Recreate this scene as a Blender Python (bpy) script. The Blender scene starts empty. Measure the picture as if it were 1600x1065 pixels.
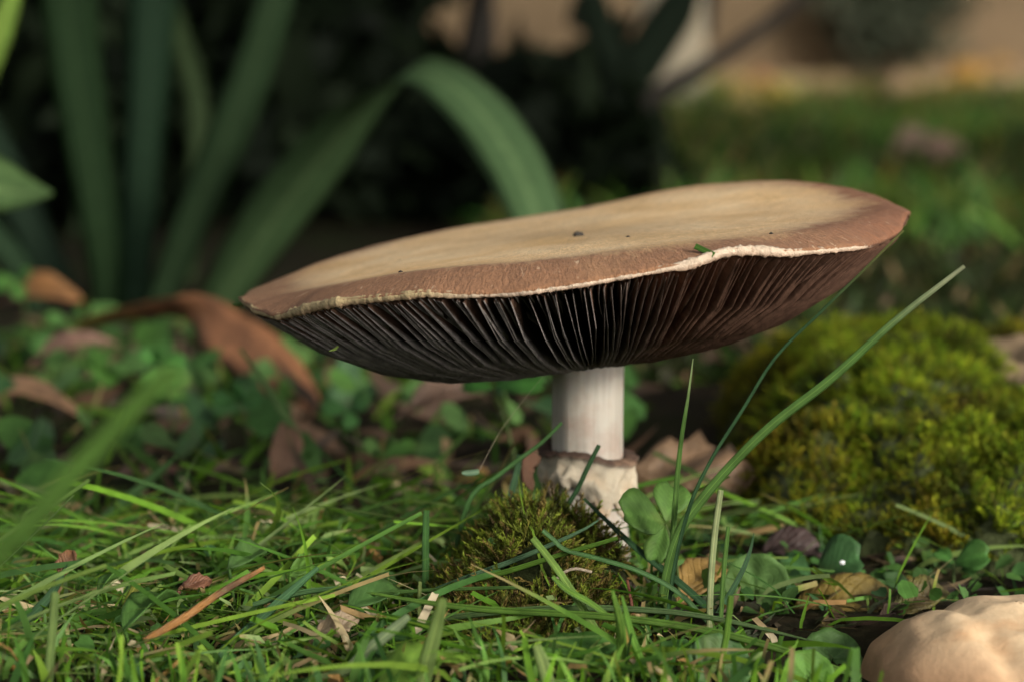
import bpy, math, random
import numpy as np
from mathutils import Vector, Matrix

random.seed(7)
RNG = np.random.default_rng(11)
SC = bpy.context.scene
COL = SC.collection
U = 0.01                      # the script thinks in centimetres, Blender in metres

# ------------------------------------------------------------------ camera
FPX = 4000.0                  # focal length in pixels of the 1600 px wide photograph
CAM_H = 10.5                  # cm above the lawn
PITCH = math.atan((532.5 - 60.0) / FPX)
cam_d = bpy.data.cameras.new('camera')
cam = bpy.data.objects.new('camera', cam_d)
COL.objects.link(cam)
cam_d.sensor_width = 36.0
cam_d.lens = 90.0
cam_d.clip_start = 0.005
cam_d.clip_end = 60.0
cam.location = (0, 0, CAM_H * U)
cam.rotation_euler = (math.pi / 2 - PITCH, 0, 0)
cam_d.dof.use_dof = True
cam_d.dof.focus_distance = 45.3 * U
cam_d.dof.aperture_fstop = 15.0
cam_d.dof.aperture_blades = 0
SC.camera = cam

# ------------------------------------------------------------------ light
SUN_EL, SUN_AZ = 20.5, 44.0   # azimuth: to the right of the line back to the camera
e, a = math.radians(SUN_EL), math.radians(SUN_AZ)
SDIR = Vector((math.sin(a) * math.cos(e), -math.cos(a) * math.cos(e), math.sin(e)))
world = bpy.data.worlds.new('World')
SC.world = world
world.use_nodes = True
wn = world.node_tree
wn.nodes.clear()
wo = wn.nodes.new('ShaderNodeOutputWorld')
bg = wn.nodes.new('ShaderNodeBackground')
sky = wn.nodes.new('ShaderNodeTexSky')
sky.sky_type = 'NISHITA'
sky.sun_disc = False
sky.sun_elevation = e
sky.sun_rotation = math.atan2(SDIR.x, SDIR.y)
sky.air_density = 1.0
sky.dust_density = 4.0
sky.ozone_density = 0.6
hs = wn.nodes.new('ShaderNodeHueSaturation')
hs.inputs['Saturation'].default_value = 0.2
wn.links.new(sky.outputs[0], hs.inputs['Color'])
wn.links.new(hs.outputs[0], bg.inputs['Color'])
bg.inputs['Strength'].default_value = 0.15
wn.links.new(bg.outputs[0], wo.inputs['Surface'])
sun_d = bpy.data.lights.new('sun', 'SUN')
sun_d.energy = 2.8
sun_d.angle = math.radians(10.0)
sun_d.color = (1.0, 0.93, 0.80)
sun = bpy.data.objects.new('sun', sun_d)
COL.objects.link(sun)
sun.location = (1.0, -1.0, 2.0)
sun.rotation_euler = SDIR.to_track_quat('Z', 'Y').to_euler()

SC.view_settings.view_transform = 'Standard'
SC.view_settings.look = 'None'
SC.view_settings.gamma = 1.0
SC.view_settings.exposure = 0.45
SC.view_settings.use_curve_mapping = False
SC.render.engine = 'CYCLES'
SC.cycles.use_denoising = True
SC.cycles.max_bounces = 8
SC.cycles.transparent_max_bounces = 4

# ------------------------------------------------------------------ helpers
SP, CP = math.sin(PITCH), math.cos(PITCH)

def P(px, py, Y):
    """the point at depth Y (cm) that is seen at (px, py) of the photograph"""
    u = (px - 800.0) / FPX
    v = (532.5 - py) / FPX
    s = Y / (v * SP + CP)
    return np.array((u * s, Y, CAM_H + s * (v * CP - SP)))

def proj(p):
    x, y, z = p
    dz = z - CAM_H
    f = y * CP - dz * SP
    v = y * SP + dz * CP
    return 800 + FPX * x / f, 532.5 - FPX * v / f

_perm = np.random.default_rng(3).random((256, 256))
def vn(x, y):
    """smooth value noise 0..1"""
    x = np.asarray(x, float); y = np.asarray(y, float)
    xi = np.floor(x).astype(int); yi = np.floor(y).astype(int)
    fx = x - xi; fy = y - yi
    fx = fx * fx * (3 - 2 * fx); fy = fy * fy * (3 - 2 * fy)
    g = lambda i, j: _perm[i & 255, j & 255]
    return (g(xi, yi) * (1 - fx) + g(xi + 1, yi) * fx) * (1 - fy) + (g(xi, yi + 1) * (1 - fx) + g(xi + 1, yi + 1) * fx) * fy

def fbm(x, y, o=3):
    s = 0; a_ = 0.5; n = 0
    for k in range(o):
        s = s + a_ * vn(np.asarray(x) * 2 ** k + 17 * k, np.asarray(y) * 2 ** k + 31 * k); n += a_; a_ *= .5
    return s / n

def sstep(a_, b_, x):
    t = np.clip((np.asarray(x, float) - a_) / (b_ - a_), 0, 1)
    return t * t * (3 - 2 * t)

def ground(x, y):
    """height of the soil (cm)"""
    x = np.asarray(x, float); y = np.asarray(y, float)
    h = (fbm(x * .22 + 40, y * .22 + 9) - .5) * 1.0 + (vn(x * .9, y * .9) - .5) * .25
    near = np.exp(-((x) / 60) ** 2 - ((y - 50) / 60) ** 2)
    h = h * near + (fbm(x * .03, y * .03) - .5) * 3 * (1 - near) * sstep(90, 220, y)
    h = h + 1.42 * np.exp(-((x - .45) / 1.55) ** 2 - ((y - 47.3) / 1.9) ** 2)     # the hump the mushroom pushed up
    h = h + 2.0 * (fbm(x * 1.1 + 3, y * .9 + 7) - .5) * np.exp(-((x - .5) / 1.7) ** 2 - ((y - 46.2) / 2.6) ** 2)
    h = h - .5 * np.exp(-((x - 8) / 3.0) ** 2 - ((y - 42.5) / 3) ** 2)
    return h

def mesh_np(name, V, F, mat, parent=None, col=None, cc=None, smooth=True):
    """V (n,3) in cm, F (m,k) one face size; fast"""
    V = np.asarray(V, np.float32) * U
    F = np.asarray(F, np.int32)
    me = bpy.data.meshes.new(name)
    k = F.shape[1]
    me.vertices.add(len(V)); me.vertices.foreach_set('co', V.ravel())
    me.loops.add(F.size); me.loops.foreach_set('vertex_index', F.ravel())
    me.polygons.add(len(F))
    me.polygons.foreach_set('loop_start', np.arange(0, F.size, k, dtype=np.int32))
    me.polygons.foreach_set('loop_total', np.full(len(F), k, np.int32))
    if smooth:
        me.polygons.foreach_set('use_smooth', np.ones(len(F), bool))
    put_attr(me, col, cc)
    me.update(calc_edges=True)
    me.validate()
    if mat: me.materials.append(mat)
    return link(name, me, parent)

def put_attr(me, col, cc):
    n = len(me.vertices)
    if col is not None:
        c = np.ones((n, 4), np.float32); c[:, :3] = np.asarray(col, np.float32)
        at = me.attributes.new('col', 'FLOAT_COLOR', 'POINT'); at.data.foreach_set('color', c.ravel())
    if cc is not None:
        c = np.asarray(cc, np.float32)
        at = me.attributes.new('cc', 'FLOAT_VECTOR', 'POINT'); at.data.foreach_set('vector', np.ascontiguousarray(c).ravel())

def link(name, me, parent=None):
    o = bpy.data.objects.new(name, me)
    COL.objects.link(o)
    if parent is not None:
        o.parent = parent
        o.matrix_parent_inverse = Matrix.Translation(-Vector(parent.location))
    return o

def tag(o, label=None, cat=None, group=None, kind=None):
    if label: o['label'] = label
    if cat: o['category'] = cat
    if group: o['group'] = group
    if kind: o['kind'] = kind
    return o

def thing(name, label, cat, at, group=None):
    o = bpy.data.objects.new(name, None)
    o.empty_display_size = .01
    o.location = Vector(at) * U
    COL.objects.link(o)
    return tag(o, label, cat, group)

def grid_faces(nu, nv, wrap_v=False):
    """verts indexed [i*nv + j]"""
    i, j = np.meshgrid(np.arange(nu - 1), np.arange(nv if wrap_v else nv - 1), indexing='ij')
    j2 = (j + 1) % nv
    return np.stack([i * nv + j, (i + 1) * nv + j, (i + 1) * nv + j2, i * nv + j2], -1).reshape(-1, 4)

def crom(pts, n):
    """Catmull-Rom through pts (k,d) -> n samples"""
    p = np.asarray(pts, float)
    if len(p) == 2:
        t = np.linspace(0, 1, n)[:, None]
        return p[0] * (1 - t) + p[1] * t
    q = np.vstack([2 * p[0] - p[1], p, 2 * p[-1] - p[-2]])
    seg = np.linalg.norm(np.diff(p[:, :3], axis=0), axis=1)
    cum = np.concatenate([[0], np.cumsum(seg)]); cum /= cum[-1]
    out = []
    for s in np.linspace(0, 1, n):
        i = min(np.searchsorted(cum, s, side='right') - 1, len(p) - 2); i = max(i, 0)
        t = (s - cum[i]) / max(cum[i + 1] - cum[i], 1e-9)
        a0, a1, a2, a3 = q[i], q[i + 1], q[i + 2], q[i + 3]
        out.append(.5 * (2 * a1 + (a2 - a0) * t + (2 * a0 - 5 * a1 + 4 * a2 - a3) * t * t + (3 * a1 - a0 - 3 * a2 + a3) * t ** 3))
    return np.array(out)

def unit(v):
    v = np.asarray(v, float)
    return v / (np.linalg.norm(v, axis=-1, keepdims=True) + 1e-12)

def ribbon_geo(path, w, N, fold=.25, thick=.012, wave=0.0):
    """closed strap with a creased middle. path (n,3), w half widths (n,), N facing vector(s)"""
    n = len(path)
    T = unit(np.gradient(path, axis=0))
    N = np.broadcast_to(np.asarray(N, float), (n, 3))
    S = unit(np.cross(T, N)); Q = unit(np.cross(S, T))
    w = np.asarray(w)[:, None]
    th = np.minimum(thick, w * .35)
    f = fold * w
    wv = wave * np.sin(np.linspace(0, 17, n))[:, None] * w
    ring = [path - S * w + Q * wv, path - S * w * .5 - Q * (f * .62 - th), path - Q * (f - th), path + S * w * .5 - Q * (f * .62 - th),
            path + S * w - Q * wv, path + S * w * .5 - Q * (f * .62 + th), path - Q * (f + th), path - S * w * .5 - Q * (f * .62 + th)]
    us = [-1, -.5, 0, .5, 1, .5, 0, -.5]
    V = np.stack(ring, 1)
    cc = np.zeros((n, 8, 3))
    for j, u_ in enumerate(us): cc[:, j, 0] = u_
    cc[:, :, 1] = np.linspace(0, 1, n)[:, None]
    F = grid_faces(n, 8, True)
    return V.reshape(-1, 3), F, cc.reshape(-1, 3)

def ribbon(name, path, w, N, mat, colr, parent=None, fold=.25, thick=.012, tipc=None, rootc=None, wave=0.0):
    V, F, cc = ribbon_geo(path, w, N, fold, thick, wave)
    c = np.tile(np.asarray(colr, float), (len(V), 1))
    t = cc[:, 1:2]
    if rootc is not None: c = c + (np.asarray(rootc) - c) * (1 - sstep(0, .3, t))
    if tipc is not None: c = c + (np.asarray(tipc) - c) * sstep(.75, 1, t)
    cc[:, 2] = random.random() * 50
    return mesh_np(name, V, F, mat, parent, c, cc)

def tube_geo(path, r, m=6):
    n = len(path)
    T = unit(np.gradient(path, axis=0))
    ref = np.array((0, 0, 1.)) if abs(T[n // 2][2]) < .9 else np.array((0, 1., 0))
    S = unit(np.cross(T, ref)); Q = np.cross(S, T)
    ang = np.linspace(0, 2 * np.pi, m, endpoint=False)
    r = np.broadcast_to(np.asarray(r, float), (n,))
    V = path[:, None] + r[:, None, None] * (np.cos(ang)[None, :, None] * S[:, None] + np.sin(ang)[None, :, None] * Q[:, None])
    return V.reshape(-1, 3), grid_faces(n, m, True)

def tube(name, path, r, mat, parent=None, colr=None, m=6):
    V, F = tube_geo(np.asarray(path, float), r, m)
    cc = np.zeros((len(V), 3)); cc[:, 1] = np.repeat(np.linspace(0, 1, len(path)), m)
    return mesh_np(name, V, F, mat, parent, None if colr is None else np.tile(colr, (len(V), 1)), cc)

# ------------------------------------------------------------------ materials
def nodes(name):
    m = bpy.data.materials.new(name)
    m.use_nodes = True
    nt = m.node_tree
    b = nt.nodes['Principled BSDF']
    return m, nt, b, nt.nodes['Material Output']

def N_(nt, t, **kw):
    n = nt.nodes.new(t)
    for k, v in kw.items():
        if k in n.inputs: n.inputs[k].default_value = v
        else: setattr(n, k, v)
    return n

def attr(nt, name):
    return N_(nt, 'ShaderNodeAttribute', attribute_name=name)

def mixc(nt, fac, a_, b_, mode='MIX'):
    n = nt.nodes.new('ShaderNodeMix'); n.data_type = 'RGBA'; n.blend_type = mode
    for sock, v in ((n.inputs[0], fac), (n.inputs[6], a_), (n.inputs[7], b_)):
        if hasattr(v, 'links') or hasattr(v, 'is_output'): nt.links.new(v, sock)
        elif isinstance(v, (int, float)): sock.default_value = v
        else: sock.default_value = (*v, 1)
    return n.outputs[2]

def math_(nt, op, a_, b_=0.0, c_=0.0):
    n = nt.nodes.new('ShaderNodeMath'); n.operation = op
    for i, v in enumerate((a_, b_, c_)):
        if isinstance(v, (int, float)): n.inputs[i].default_value = v
        else: nt.links.new(v, n.inputs[i])
    return n.outputs[0]

def ramp(nt, fac, stops):
    r = nt.nodes.new('ShaderNodeValToRGB')
    el = r.color_ramp.elements
    while len(el) < len(stops): el.new(.5)
    for k, (p_, c_) in enumerate(stops):
        el[k].position = p_; el[k].color = (*c_, 1) if not isinstance(c_, (int, float)) else (c_, c_, c_, 1)
    nt.links.new(fac, r.inputs[0])
    return r.outputs[0]

def noise(nt, vec=None, scale=5, detail=4, rough=.55, dist=0.0):
    n = N_(nt, 'ShaderNodeTexNoise', Scale=scale, Detail=detail, Roughness=rough, Distortion=dist)
    if vec is not None: nt.links.new(vec, n.inputs['Vector'])
    return n.outputs['Fac']

def bump(nt, h, strength, dist, b):
    n = N_(nt, 'ShaderNodeBump', Strength=strength, Distance=dist)
    nt.links.new(h, n.inputs['Height'])
    nt.links.new(n.outputs[0], b.inputs['Normal'])
    return n

def objpos(nt):
    return N_(nt, 'ShaderNodeNewGeometry').outputs['Position']

def green_mat(name, trans=.35, rough=.42, veins=0.0, mottled=.35, spec=.5, fine=60.0):
    m, nt, b, out = nodes(name)
    c = attr(nt, 'col').outputs['Color']
    geo = objpos(nt)
    n1 = noise(nt, geo, 260, 4)
    col = mixc(nt, mottled, c, ramp(nt, n1, [(.3, .35), (.7, 1.5)]), 'MULTIPLY')
    cc = attr(nt, 'cc').outputs['Vector']
    sx = N_(nt, 'ShaderNodeSeparateXYZ'); nt.links.new(cc, sx.inputs[0])
    if veins:
        wv = math_(nt, 'SINE', math_(nt, 'MULTIPLY', sx.outputs[0], 23.0))
        v01 = math_(nt, 'MULTIPLY_ADD', wv, .5, .5)
        mid = math_(nt, 'SUBTRACT', 1.0, math_(nt, 'MINIMUM', math_(nt, 'MULTIPLY', math_(nt, 'ABSOLUTE', sx.outputs[0]), 7.0), 1.0))
        col = mixc(nt, math_(nt, 'MULTIPLY', v01, veins * .5), col, (1.35, 1.3, 1.25), 'MULTIPLY')
        col = mixc(nt, math_(nt, 'MULTIPLY', mid, .8), col, (2.2, 1.9, 2.0), 'MULTIPLY')
        bump(nt, math_(nt, 'ADD', v01, math_(nt, 'MULTIPLY', n1, .8)), .5, .0003, b)
    elif name.startswith('clover'):
        lv = math_(nt, 'SINE', math_(nt, 'MULTIPLY', math_(nt, 'ADD', sx.outputs[1], math_(nt, 'MULTIPLY', math_(nt, 'ABSOLUTE', sx.outputs[0]), -.35)), 50.0))
        lv = math_(nt, 'POWER', math_(nt, 'MULTIPLY_ADD', lv, .5, .5), 5.0)
        n3 = noise(nt, geo, 75, 4)
        col = mixc(nt, math_(nt, 'MULTIPLY', math_(nt, 'MULTIPLY', lv, n3), .45), col, (1.6, 1.45, 1.5), 'MULTIPLY')
        col = mixc(nt, ramp(nt, n3, [(.58, 0.0), (.72, .5)]), col, (.10, .12, .03))
        bump(nt, math_(nt, 'ADD', n1, math_(nt, 'MULTIPLY', lv, -.12)), .4, .0007, b)
    else:
        bump(nt, n1, .35, .0006, b)
    nt.links.new(col, b.inputs['Base Color'])
    b.inputs['Roughness'].default_value = rough
    b.inputs['Specular IOR Level'].default_value = spec
    tr = N_(nt, 'ShaderNodeBsdfTranslucent')
    nt.links.new(mixc(nt, 1.0, col, (1.25, 1.35, .55), 'MULTIPLY'), tr.inputs['Color'])
    mx = N_(nt, 'ShaderNodeMixShader', Fac=trans)
    nt.links.new(b.outputs[0], mx.inputs[1]); nt.links.new(tr.outputs[0], mx.inputs[2])
    nt.links.new(mx.outputs[0], out.inputs['Surface'])
    return m

M_BLADE = green_mat('grass_blade_green', .35, .42, veins=.6, spec=.25)
M_TURF = green_mat('lawn_green', .35, .55, spec=.18)
M_LEAF = green_mat('clover_leaf_green', .28, .55, mottled=.45, spec=.2)
M_IRIS = green_mat('iris_leaf_green', .15, .6, veins=.4, mottled=.3, spec=.06)
M_SHRUB = green_mat('dark_evergreen_leaf', .08, .7, spec=.08)
M_MOSS = green_mat('moss_green', .3, .7, mottled=.3, spec=.2)

def dead_mat():
    m, nt, b, out = nodes('dead_leaf_brown')
    c = attr(nt, 'col').outputs['Color']
    g = objpos(nt)
    col = mixc(nt, .8, c, ramp(nt, noise(nt, g, 120, 5), [(.3, .3), (.55, 1.0), (.75, 1.5)]), 'MULTIPLY')
    col = mixc(nt, ramp(nt, noise(nt, g, 45, 3), [(.52, 0.0), (.68, .8)]), col, (.06, .03, .015))
    sx = N_(nt, 'ShaderNodeSeparateXYZ'); nt.links.new(attr(nt, 'cc').outputs['Vector'], sx.inputs[0])
    vein = math_(nt, 'SINE', math_(nt, 'MULTIPLY', math_(nt, 'ADD', sx.outputs[1], math_(nt, 'MULTIPLY', math_(nt, 'ABSOLUTE', sx.outputs[0]), -.3)), 46.0))
    vein = math_(nt, 'MULTIPLY', math_(nt, 'POWER', math_(nt, 'MULTIPLY_ADD', vein, .5, .5), 6.0), noise(nt, g, 60, 4))
    col = mixc(nt, math_(nt, 'MULTIPLY', vein, .35), col, (.6, .52, .45), 'MULTIPLY')
    nt.links.new(col, b.inputs['Base Color'])
    b.inputs['Roughness'].default_value = .6
    bump(nt, math_(nt, 'ADD', math_(nt, 'ADD', noise(nt, g, 400, 5), noise(nt, g, 90, 4)), math_(nt, 'MULTIPLY', vein, -.3)), .8, .0012, b)
    tr = N_(nt, 'ShaderNodeBsdfTranslucent'); nt.links.new(col, tr.inputs['Color'])
    mx = N_(nt, 'ShaderNodeMixShader', Fac=.2)
    nt.links.new(b.outputs[0], mx.inputs[1]); nt.links.new(tr.outputs[0], mx.inputs[2])
    nt.links.new(mx.outputs[0], out.inputs['Surface'])
    return m
M_DEAD = dead_mat()

def soil_mat():
    m, nt, b, out = nodes('soil_with_litter')
    g = objpos(nt)
    col = ramp(nt, noise(nt, g, 90, 6), [(.3, (.008, .006, .004)), (.5, (.02, .014, .008)), (.66, (.035, .024, .012)), (.8, (.05, .035, .018))])
    gr = ramp(nt, noise(nt, g, 14, 5), [(.42, 0.0), (.62, .7)])
    col = mixc(nt, gr, col, (.018, .03, .006))
    nt.links.new(col, b.inputs['Base Color'])
    b.inputs['Roughness'].default_value = .95
    b.inputs['Specular IOR Level'].default_value = .1
    bump(nt, noise(nt, g, 200, 8, .7), 1.0, .004, b)
    return m
M_SOIL = soil_mat()

def cap_mat():
    """cc = (fibre angle x, fibre angle y, radius)"""
    m, nt, b, out = nodes('mushroom_cap_skin')
    cc = attr(nt, 'cc').outputs['Vector']
    sx = N_(nt, 'ShaderNodeSeparateXYZ'); nt.links.new(cc, sx.inputs[0])
    rad = sx.outputs[2]
    mp = N_(nt, 'ShaderNodeMapping'); mp.inputs['Scale'].default_value = (1.6, 1.6, 1.5)
    nt.links.new(cc, mp.inputs[0])
    fib = noise(nt, mp.outputs[0], 9.0, 6, .65, .4)
    fib2 = noise(nt, mp.outputs[0], 30.0, 5, .7, .3)
    g = objpos(nt)
    blot = noise(nt, g, 55, 5, .6)
    fine = noise(nt, g, 700, 5, .7)
    edge = math_(nt, 'ADD', rad, math_(nt, 'MULTIPLY', math_(nt, 'SUBTRACT', fib, .5), .22))
    edge = math_(nt, 'ADD', edge, math_(nt, 'MULTIPLY', math_(nt, 'SUBTRACT', blot, .5), .20))
    brown = attr(nt, 'col').outputs['Color']
    tan = ramp(nt, blot, [(.3, (.68, .44, .20)), (.5, (.79, .55, .295)), (.7, (.85, .64, .38))])
    tan = mixc(nt, .35, tan, ramp(nt, fib, [(.3, .55), (.6, 1.15)]), 'MULTIPLY')
    skin = mixc(nt, ramp(nt, edge, [(.70, 0.0), (.80, .30), (.90, 1.0)]), tan, brown)
    skin = mixc(nt, .42, skin, ramp(nt, fib2, [(.28, .3), (.5, .95), (.72, 1.6)]), 'MULTIPLY')
    skin = mixc(nt, .22, skin, ramp(nt, fine, [(.3, .5), (.7, 1.4)]), 'MULTIPLY')
    skin = mixc(nt, ramp(nt, noise(nt, g, 32, 5, .6), [(.54, 0.0), (.70, .30)]), skin, (.40, .24, .12))
    # pale torn scales and dark specks
    skin = mixc(nt, ramp(nt, noise(nt, mp.outputs[0], 16, 3, .5, .8), [(.66, 0.0), (.72, .55)]), skin, (.62, .47, .32))
    skin = mixc(nt, ramp(nt, noise(nt, g, 330, 2), [(.745, 0.0), (.77, .75)]), skin, (.07, .04, .025))
    nt.links.new(skin, b.inputs['Base Color'])
    b.inputs['Roughness'].default_value = .62
    b.inputs['Specular IOR Level'].default_value = .2
    b.inputs['Sheen Weight'].default_value = .04
    h = math_(nt, 'ADD', math_(nt, 'MULTIPLY', fib2, .9), math_(nt, 'ADD', math_(nt, 'MULTIPLY', fine, .35), math_(nt, 'MULTIPLY', blot, 1.5)))
    bump(nt, h, .85, .0012, b)
    return m
M_CAP = cap_mat()

def flesh_mat(name, rough=.75, sc1=260, dark=.55, bstr=.7, sss=.0, spots=None):
    m, nt, b, out = nodes(name)
    c = attr(nt, 'col').outputs['Color']
    g = objpos(nt)
    n1 = noise(nt, g, sc1, 6, .65)
    col = mixc(nt, .7, c, ramp(nt, n1, [(.3, dark), (.6, 1.08)]), 'MULTIPLY')
    col = mixc(nt, ramp(nt, noise(nt, g, 420, 3), [(.66, 0.0), (.72, .5)]), col, (.16, .09, .05))
    if spots:
        col = mixc(nt, ramp(nt, noise(nt, g, 75, 4), [(.55, 0.0), (.7, .7)]), col, spots)
    nt.links.new(col, b.inputs['Base Color'])
    b.inputs['Roughness'].default_value = rough
    b.inputs['Specular IOR Level'].default_value = .25
    if sss:
        b.inputs['Subsurface Weight'].default_value = sss
        b.inputs['Subsurface Radius'].default_value = (1, .6, .4)
        b.inputs['Subsurface Scale'].default_value = .0015
    bump(nt, n1, bstr, .0012, b)
    return m
M_MARGIN = flesh_mat('torn_cream_margin', .85, 500, .5, .9)
M_RING = flesh_mat('cottony_ring_flesh', .85, 160, .6, .8, .1, (.30, .19, .12))
M_BUTTON = flesh_mat('button_cap_skin', .65, 170, .68, .4, .05, (.42, .24, .12))

def stem_mat():
    m, nt, b, out = nodes('fibrous_white_stem')
    c = attr(nt, 'col').outputs['Color']
    g = objpos(nt)
    mp = N_(nt, 'ShaderNodeMapping'); mp.inputs['Scale'].default_value = (1, 1, .05)
    nt.links.new(g, mp.inputs[0])
    f = noise(nt, mp.outputs[0], 900, 5, .6)
    bl = noise(nt, g, 85, 6, .65)
    col = mixc(nt, .75, c, ramp(nt, f, [(.3, .72), (.62, 1.08)]), 'MULTIPLY')
    col = mixc(nt, ramp(nt, bl, [(.48, 0.0), (.66, .7)]), col, (.26, .19, .15))
    nt.links.new(col, b.inputs['Base Color'])
    b.inputs['Roughness'].default_value = .6
    b.inputs['Subsurface Weight'].default_value = .12
    b.inputs['Subsurface Scale'].default_value = .0015
    bump(nt, math_(nt, 'ADD', math_(nt, 'MULTIPLY', f, .6), bl), .4, .0006, b)
    return m
M_STEM = stem_mat()

def gill_mat():
    m, nt, b, out = nodes('dark_spored_gill')
    c = attr(nt, 'col').outputs['Color']
    g = objpos(nt)
    n1 = noise(nt, g, 420, 5, .7)
    col = mixc(nt, .75, c, ramp(nt, n1, [(.3, .35), (.65, 1.3)]), 'MULTIPLY')
    nt.links.new(col, b.inputs['Base Color'])
    b.inputs['Roughness'].default_value = .75
    b.inputs['Specular IOR Level'].default_value = .08
    bump(nt, n1, .5, .0005, b)
    return m
M_GILL = gill_mat()

def wall_mat(name, c1, c2):
    m, nt, b, out = nodes(name)
    g = objpos(nt)
    col = mixc(nt, noise(nt, g, 2.2, 6, .6), c1, c2)
    col = mixc(nt, .4, col, ramp(nt, noise(nt, g, 12, 5), [(.3, .6), (.7, 1.3)]), 'MULTIPLY')
    nt.links.new(col, b.inputs['Base Color'])
    b.inputs['Roughness'].default_value = .9
    bump(nt, noise(nt, g, 60, 6, .7), .6, .01, b)
    return m
M_WALL = wall_mat('tan_render', (.205, .138, .075), (.28, .195, .11))
M_PALE = wall_mat('pale_stone', (.20, .17, .115), (.27, .23, .16))
M_STONE = wall_mat('tan_fieldstone', (.27, .18, .095), (.40, .28, .16))
M_STONE_FILM = wall_mat('stone_under_moss', (.022, .030, .004), (.036, .048, .007))

def bark_mat():
    m, nt, b, out = nodes('dark_bark')
    g = objpos(nt)
    nt.links.new(ramp(nt, noise(nt, g, 80, 5), [(.3, (.012, .010, .008)), (.7, (.04, .033, .024))]), b.inputs['Base Color'])
    b.inputs['Roughness'].default_value = .9
    bump(nt, noise(nt, g, 150, 5), .7, .003, b)
    return m
M_BARK = bark_mat()

def water_mat():
    m, nt, b, out = nodes('water_drop')
    b.inputs['Base Color'].default_value = (1, 1, 1, 1)  # milky white body stands in for the drop's bright glint
    b.inputs['Roughness'].default_value = .12
    b.inputs['IOR'].default_value = 1.33
    b.inputs['Transmission Weight'].default_value = .35
    return m
M_WATER = water_mat()

# ------------------------------------------------------------------ ground
def axis(parts):
    out = []
    for a_, b_, s in parts: out += list(np.arange(a_, b_, s))
    return np.array(out + [parts[-1][1]])
gx = axis([(-700, -100, 50), (-100, -24, 6), (-24, 24, .4), (24, 100, 6), (100, 700, 50)])
gy = axis([(-300, 0, 50), (0, 36, 4), (36, 90, .4), (90, 160, 3), (160, 560, 16), (560, 1500, 90)])
GX, GY = np.meshgrid(gx, gy, indexing='ij')
V = np.stack([GX, GY, ground(GX, GY)], -1).reshape(-1, 3)
tag(mesh_np('ground', V, grid_faces(len(gx), len(gy))[:, ::-1], M_SOIL), kind='structure')

# ------------------------------------------------------------------ far wall, pillar, bush on the wall
def box_geo(x0, x1, y0, y1, z0, z1):
    v = [(x, y, z) for x in (x0, x1) for y in (y0, y1) for z in (z0, z1)]
    f = [(0, 1, 3, 2), (4, 6, 7, 5), (0, 4, 5, 1), (2, 3, 7, 6), (0, 2, 6, 4), (1, 5, 7, 3)]
    return np.array(v, float), np.array(f)

wl = thing('house_wall', 'tan rendered house wall standing far behind the lawn', 'wall', (0, 530, 0))
v, f = box_geo(-420, 420, 527, 550, -4, 270); mesh_np('wall_face', v, f, M_WALL, wl, smooth=False)
v, f = box_geo(-420, 420, 524, 527.5, -4, 3.2); mesh_np('plinth', v, f, M_WALL, wl, smooth=False)

pl = thing('stone_post', 'pale cream stone post beyond the dark shrub', 'post', P(1050, 130, 430))
pp = P(1052, 130, 430)
def post_geo(cx, cy, w, z0, z1, bev=1.0):
    secs = [(w, z0), (w * 1.1, z0 + .5), (w * 1.1, z0 + 4), (w, z0 + 5), (w * .96, z1 - 6), (w * 1.15, z1 - 5), (w * 1.15, z1 - 1), (w * .9, z1), (0.01, z1 + 1.5)]
    V = []
    for ww, z in secs:
        for (sx, sy) in ((-1, -.8), (-.8, -1), (.8, -1), (1, -.8), (1, .8), (.8, 1), (-.8, 1), (-1, .8)):
            V.append((cx + sx * ww, cy + sy * ww, z))
    return np.array(V), grid_faces(len(secs), 8, True)
v, f = post_geo(pp[0], pp[1] + 6, 5.6, -3, 70); mesh_np('post_shaft', v, f, M_PALE, pl)

def leaf_cloud(n, centers, radii, length, width, colors, up=.0, carve=None, rng=RNG, shell=.0):
    """n pointed leaves (2 quads folded on the midrib) spread through ellipsoids"""
    k = rng.integers(0, len(centers), n)
    d = unit(rng.normal(size=(n, 3)))
    rr = (shell + (1 - shell) * rng.random(n)) ** .5
    c = np.asarray(centers)[k] + d * rr[:, None] * np.asarray(radii)[k]
    ax = unit(rng.normal(size=(n, 3)) + d * .6 + np.array((0, 0, up)))
    if carve is not None:
        keep = carve(c) & carve(c + ax * length); c = c[keep]; d = d[keep]; ax = ax[keep]; n = len(c)
    nr = unit(np.cross(ax, rng.normal(size=(n, 3))))
    sd = np.cross(ax, nr)
    L = (length * (.6 + .8 * rng.random(n)))[:, None]; W = (width * (.6 + .8 * rng.random(n)))[:, None]
    droop = nr * L * .15
    V = np.stack([c, c + ax * L * .45 + sd * W + nr * W * .3, c + ax * L * .5, c + ax * L * .45 - sd * W + nr * W * .3, c + ax * L - droop], 1)
    F = np.array([(0, 1, 2), (0, 2, 3), (1, 4, 2), (2, 4, 3)])
    F = (F[None] + (np.arange(n) * 5)[:, None, None]).reshape(-1, 3)
    cl = np.asarray(colors)[rng.integers(0, len(colors), n)] * (.7 + .6 * rng.random((n, 1)))
    return V.reshape(-1, 3), F, np.repeat(cl, 5, 0)

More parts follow.
